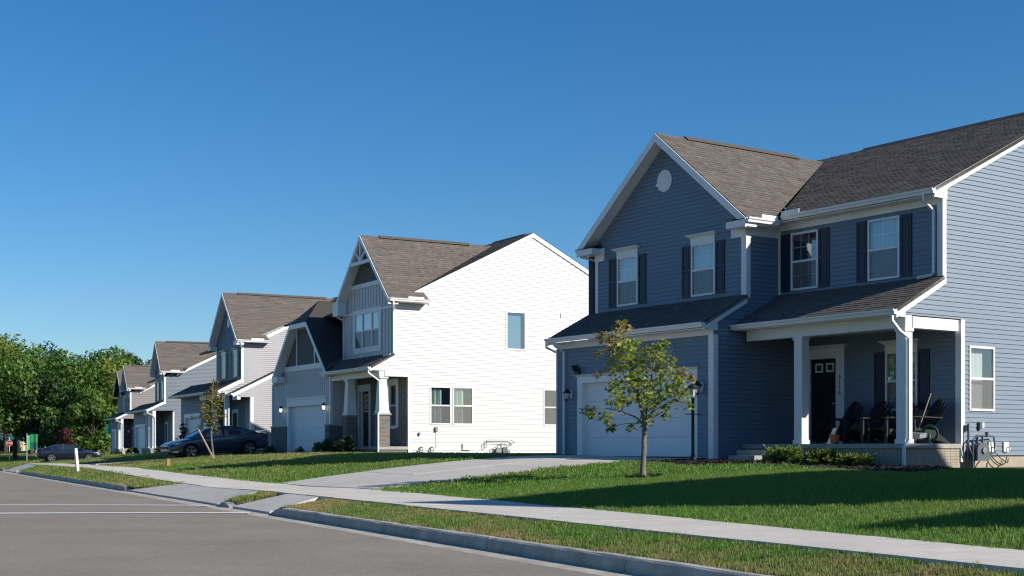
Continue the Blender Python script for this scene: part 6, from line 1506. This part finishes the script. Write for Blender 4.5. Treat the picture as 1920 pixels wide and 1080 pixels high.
        p = MB(); p.prism([(-2.40, s*.62, .82), (-2.34, s*.80, .80), (-2.08, s*.895, .90), (-2.10, s*.885, .98), (-2.36, s*.80, .97), (-2.42, s*.62, .95)], (-.03, .02*s, 0)); part('tail_light', p, 'tail_red', root)
        p = MB(); p.prism([(2.26, s*.84, .33), (2.02, s*.905, .33), (2.02, s*.905, .37), (2.28, s*.84, .37)], (.02, .02*s, 0)); part('fog_light', p, 'chrome', root)
        p = MB(); p.tube([(1.0, s*.915, .255), (0, s*.925, .25), (-.95, s*.915, .26)], .03, n=6); part('sill_trim', p, paint, root)
    p = MB(); p.box(2.40, 2.47, -.58, .58, .50, .60); p.box(2.36, 2.45, -.66, .66, .24, .36); part('grille', p, 'plastic_black', root)
    p = MB(); p.tube([(2.465, -.56, .61), (2.49, 0, .63), (2.465, .56, .61)], .016, n=5); part('grille_bar', p, 'chrome', root)
    p = MB(); p.box(-2.3, 2.2, -.78, .78, .17, .22); part('underbody', p, 'plastic_black', root)
    p = MB(); p.prism([(-2.12, -.70, 1.09), (-2.36, -.70, 1.12), (-2.36, .70, 1.12), (-2.12, .70, 1.09)], (0, 0, .02)); part('boot_spoiler', p, paint, root)
    for x in WX:
        for s in (1, -1):
            t = MB(); t.lathe([(WR*.68, s*.735), (WR*.93, s*.715), (WR, s*.75), (WR, s*.88), (WR*.94, s*.915), (WR*.70, s*.90)], (x, 0, WR), 28, 'y'); Tn = part('wheel', t, 'tyre', root, True)
            q = MB(); q.lathe([(0, s*.84), (WR*.69, s*.84), (WR*.70, s*.89), (WR*.66, s*.905), (WR*.64, s*.86), (0, s*.855)], (x, 0, WR), 24, 'y'); part('rim', q, 'rim_dark', Tn)
            q = MB(); ph = rnd.uniform(0, 1)
            for k in range(5):
                a = ph+2*pi*k/5
                for d in (-.13, .13):
                    p0 = (x+.05*cos(a+d*2), s*.885, WR+.05*sin(a+d*2)); e = a+d; p1 = (x+WR*.65*cos(e), s*.905, WR+WR*.65*sin(e)); q.tube([p0, p1], .017, n=4)
            q.lathe([(0, s*.89), (.055, s*.89), (.05, s*.91), (0, s*.912)], (x, 0, WR), 10, 'y'); q.tube([(x+WR*.67*cos(t_), s*.905, WR+WR*.67*sin(t_)) for t_ in np.linspace(0, 2*pi, 25)], .010, n=4, cap=False)
            part('wheel_spokes', q, 'rim_alloy', Tn)
    return root
v2 = H2.v; cx, cy = H2.xy(-8.2-1.9, -1.35-3.75)
nose = np.array([cx, cy])-v2*1.48; tail = np.array([cx, cy])+v2*1.48
zf, zr_ = dz2(*nose)+.035, dz2(*tail)+.035
car('parked_car', (cx, cy, EYE+(zf+zr_)/2), math.atan2(-v2[1], -v2[0]), math.atan2(zr_-zf, 2.96), 'dark blue sedan with five twin spoke wheels parked on the driveway', 'car_blue', .985)
X, D = at_px(129, 108.5); zz = [float(gz(X, D))]
car('parked_car', (X, D, EYE+zz[0]+.02), math.atan2(H4.v[1], H4.v[0]), 0.0, 'dark navy coupe parked at far left behind the white marker post', 'car_navy', 1.0, True)
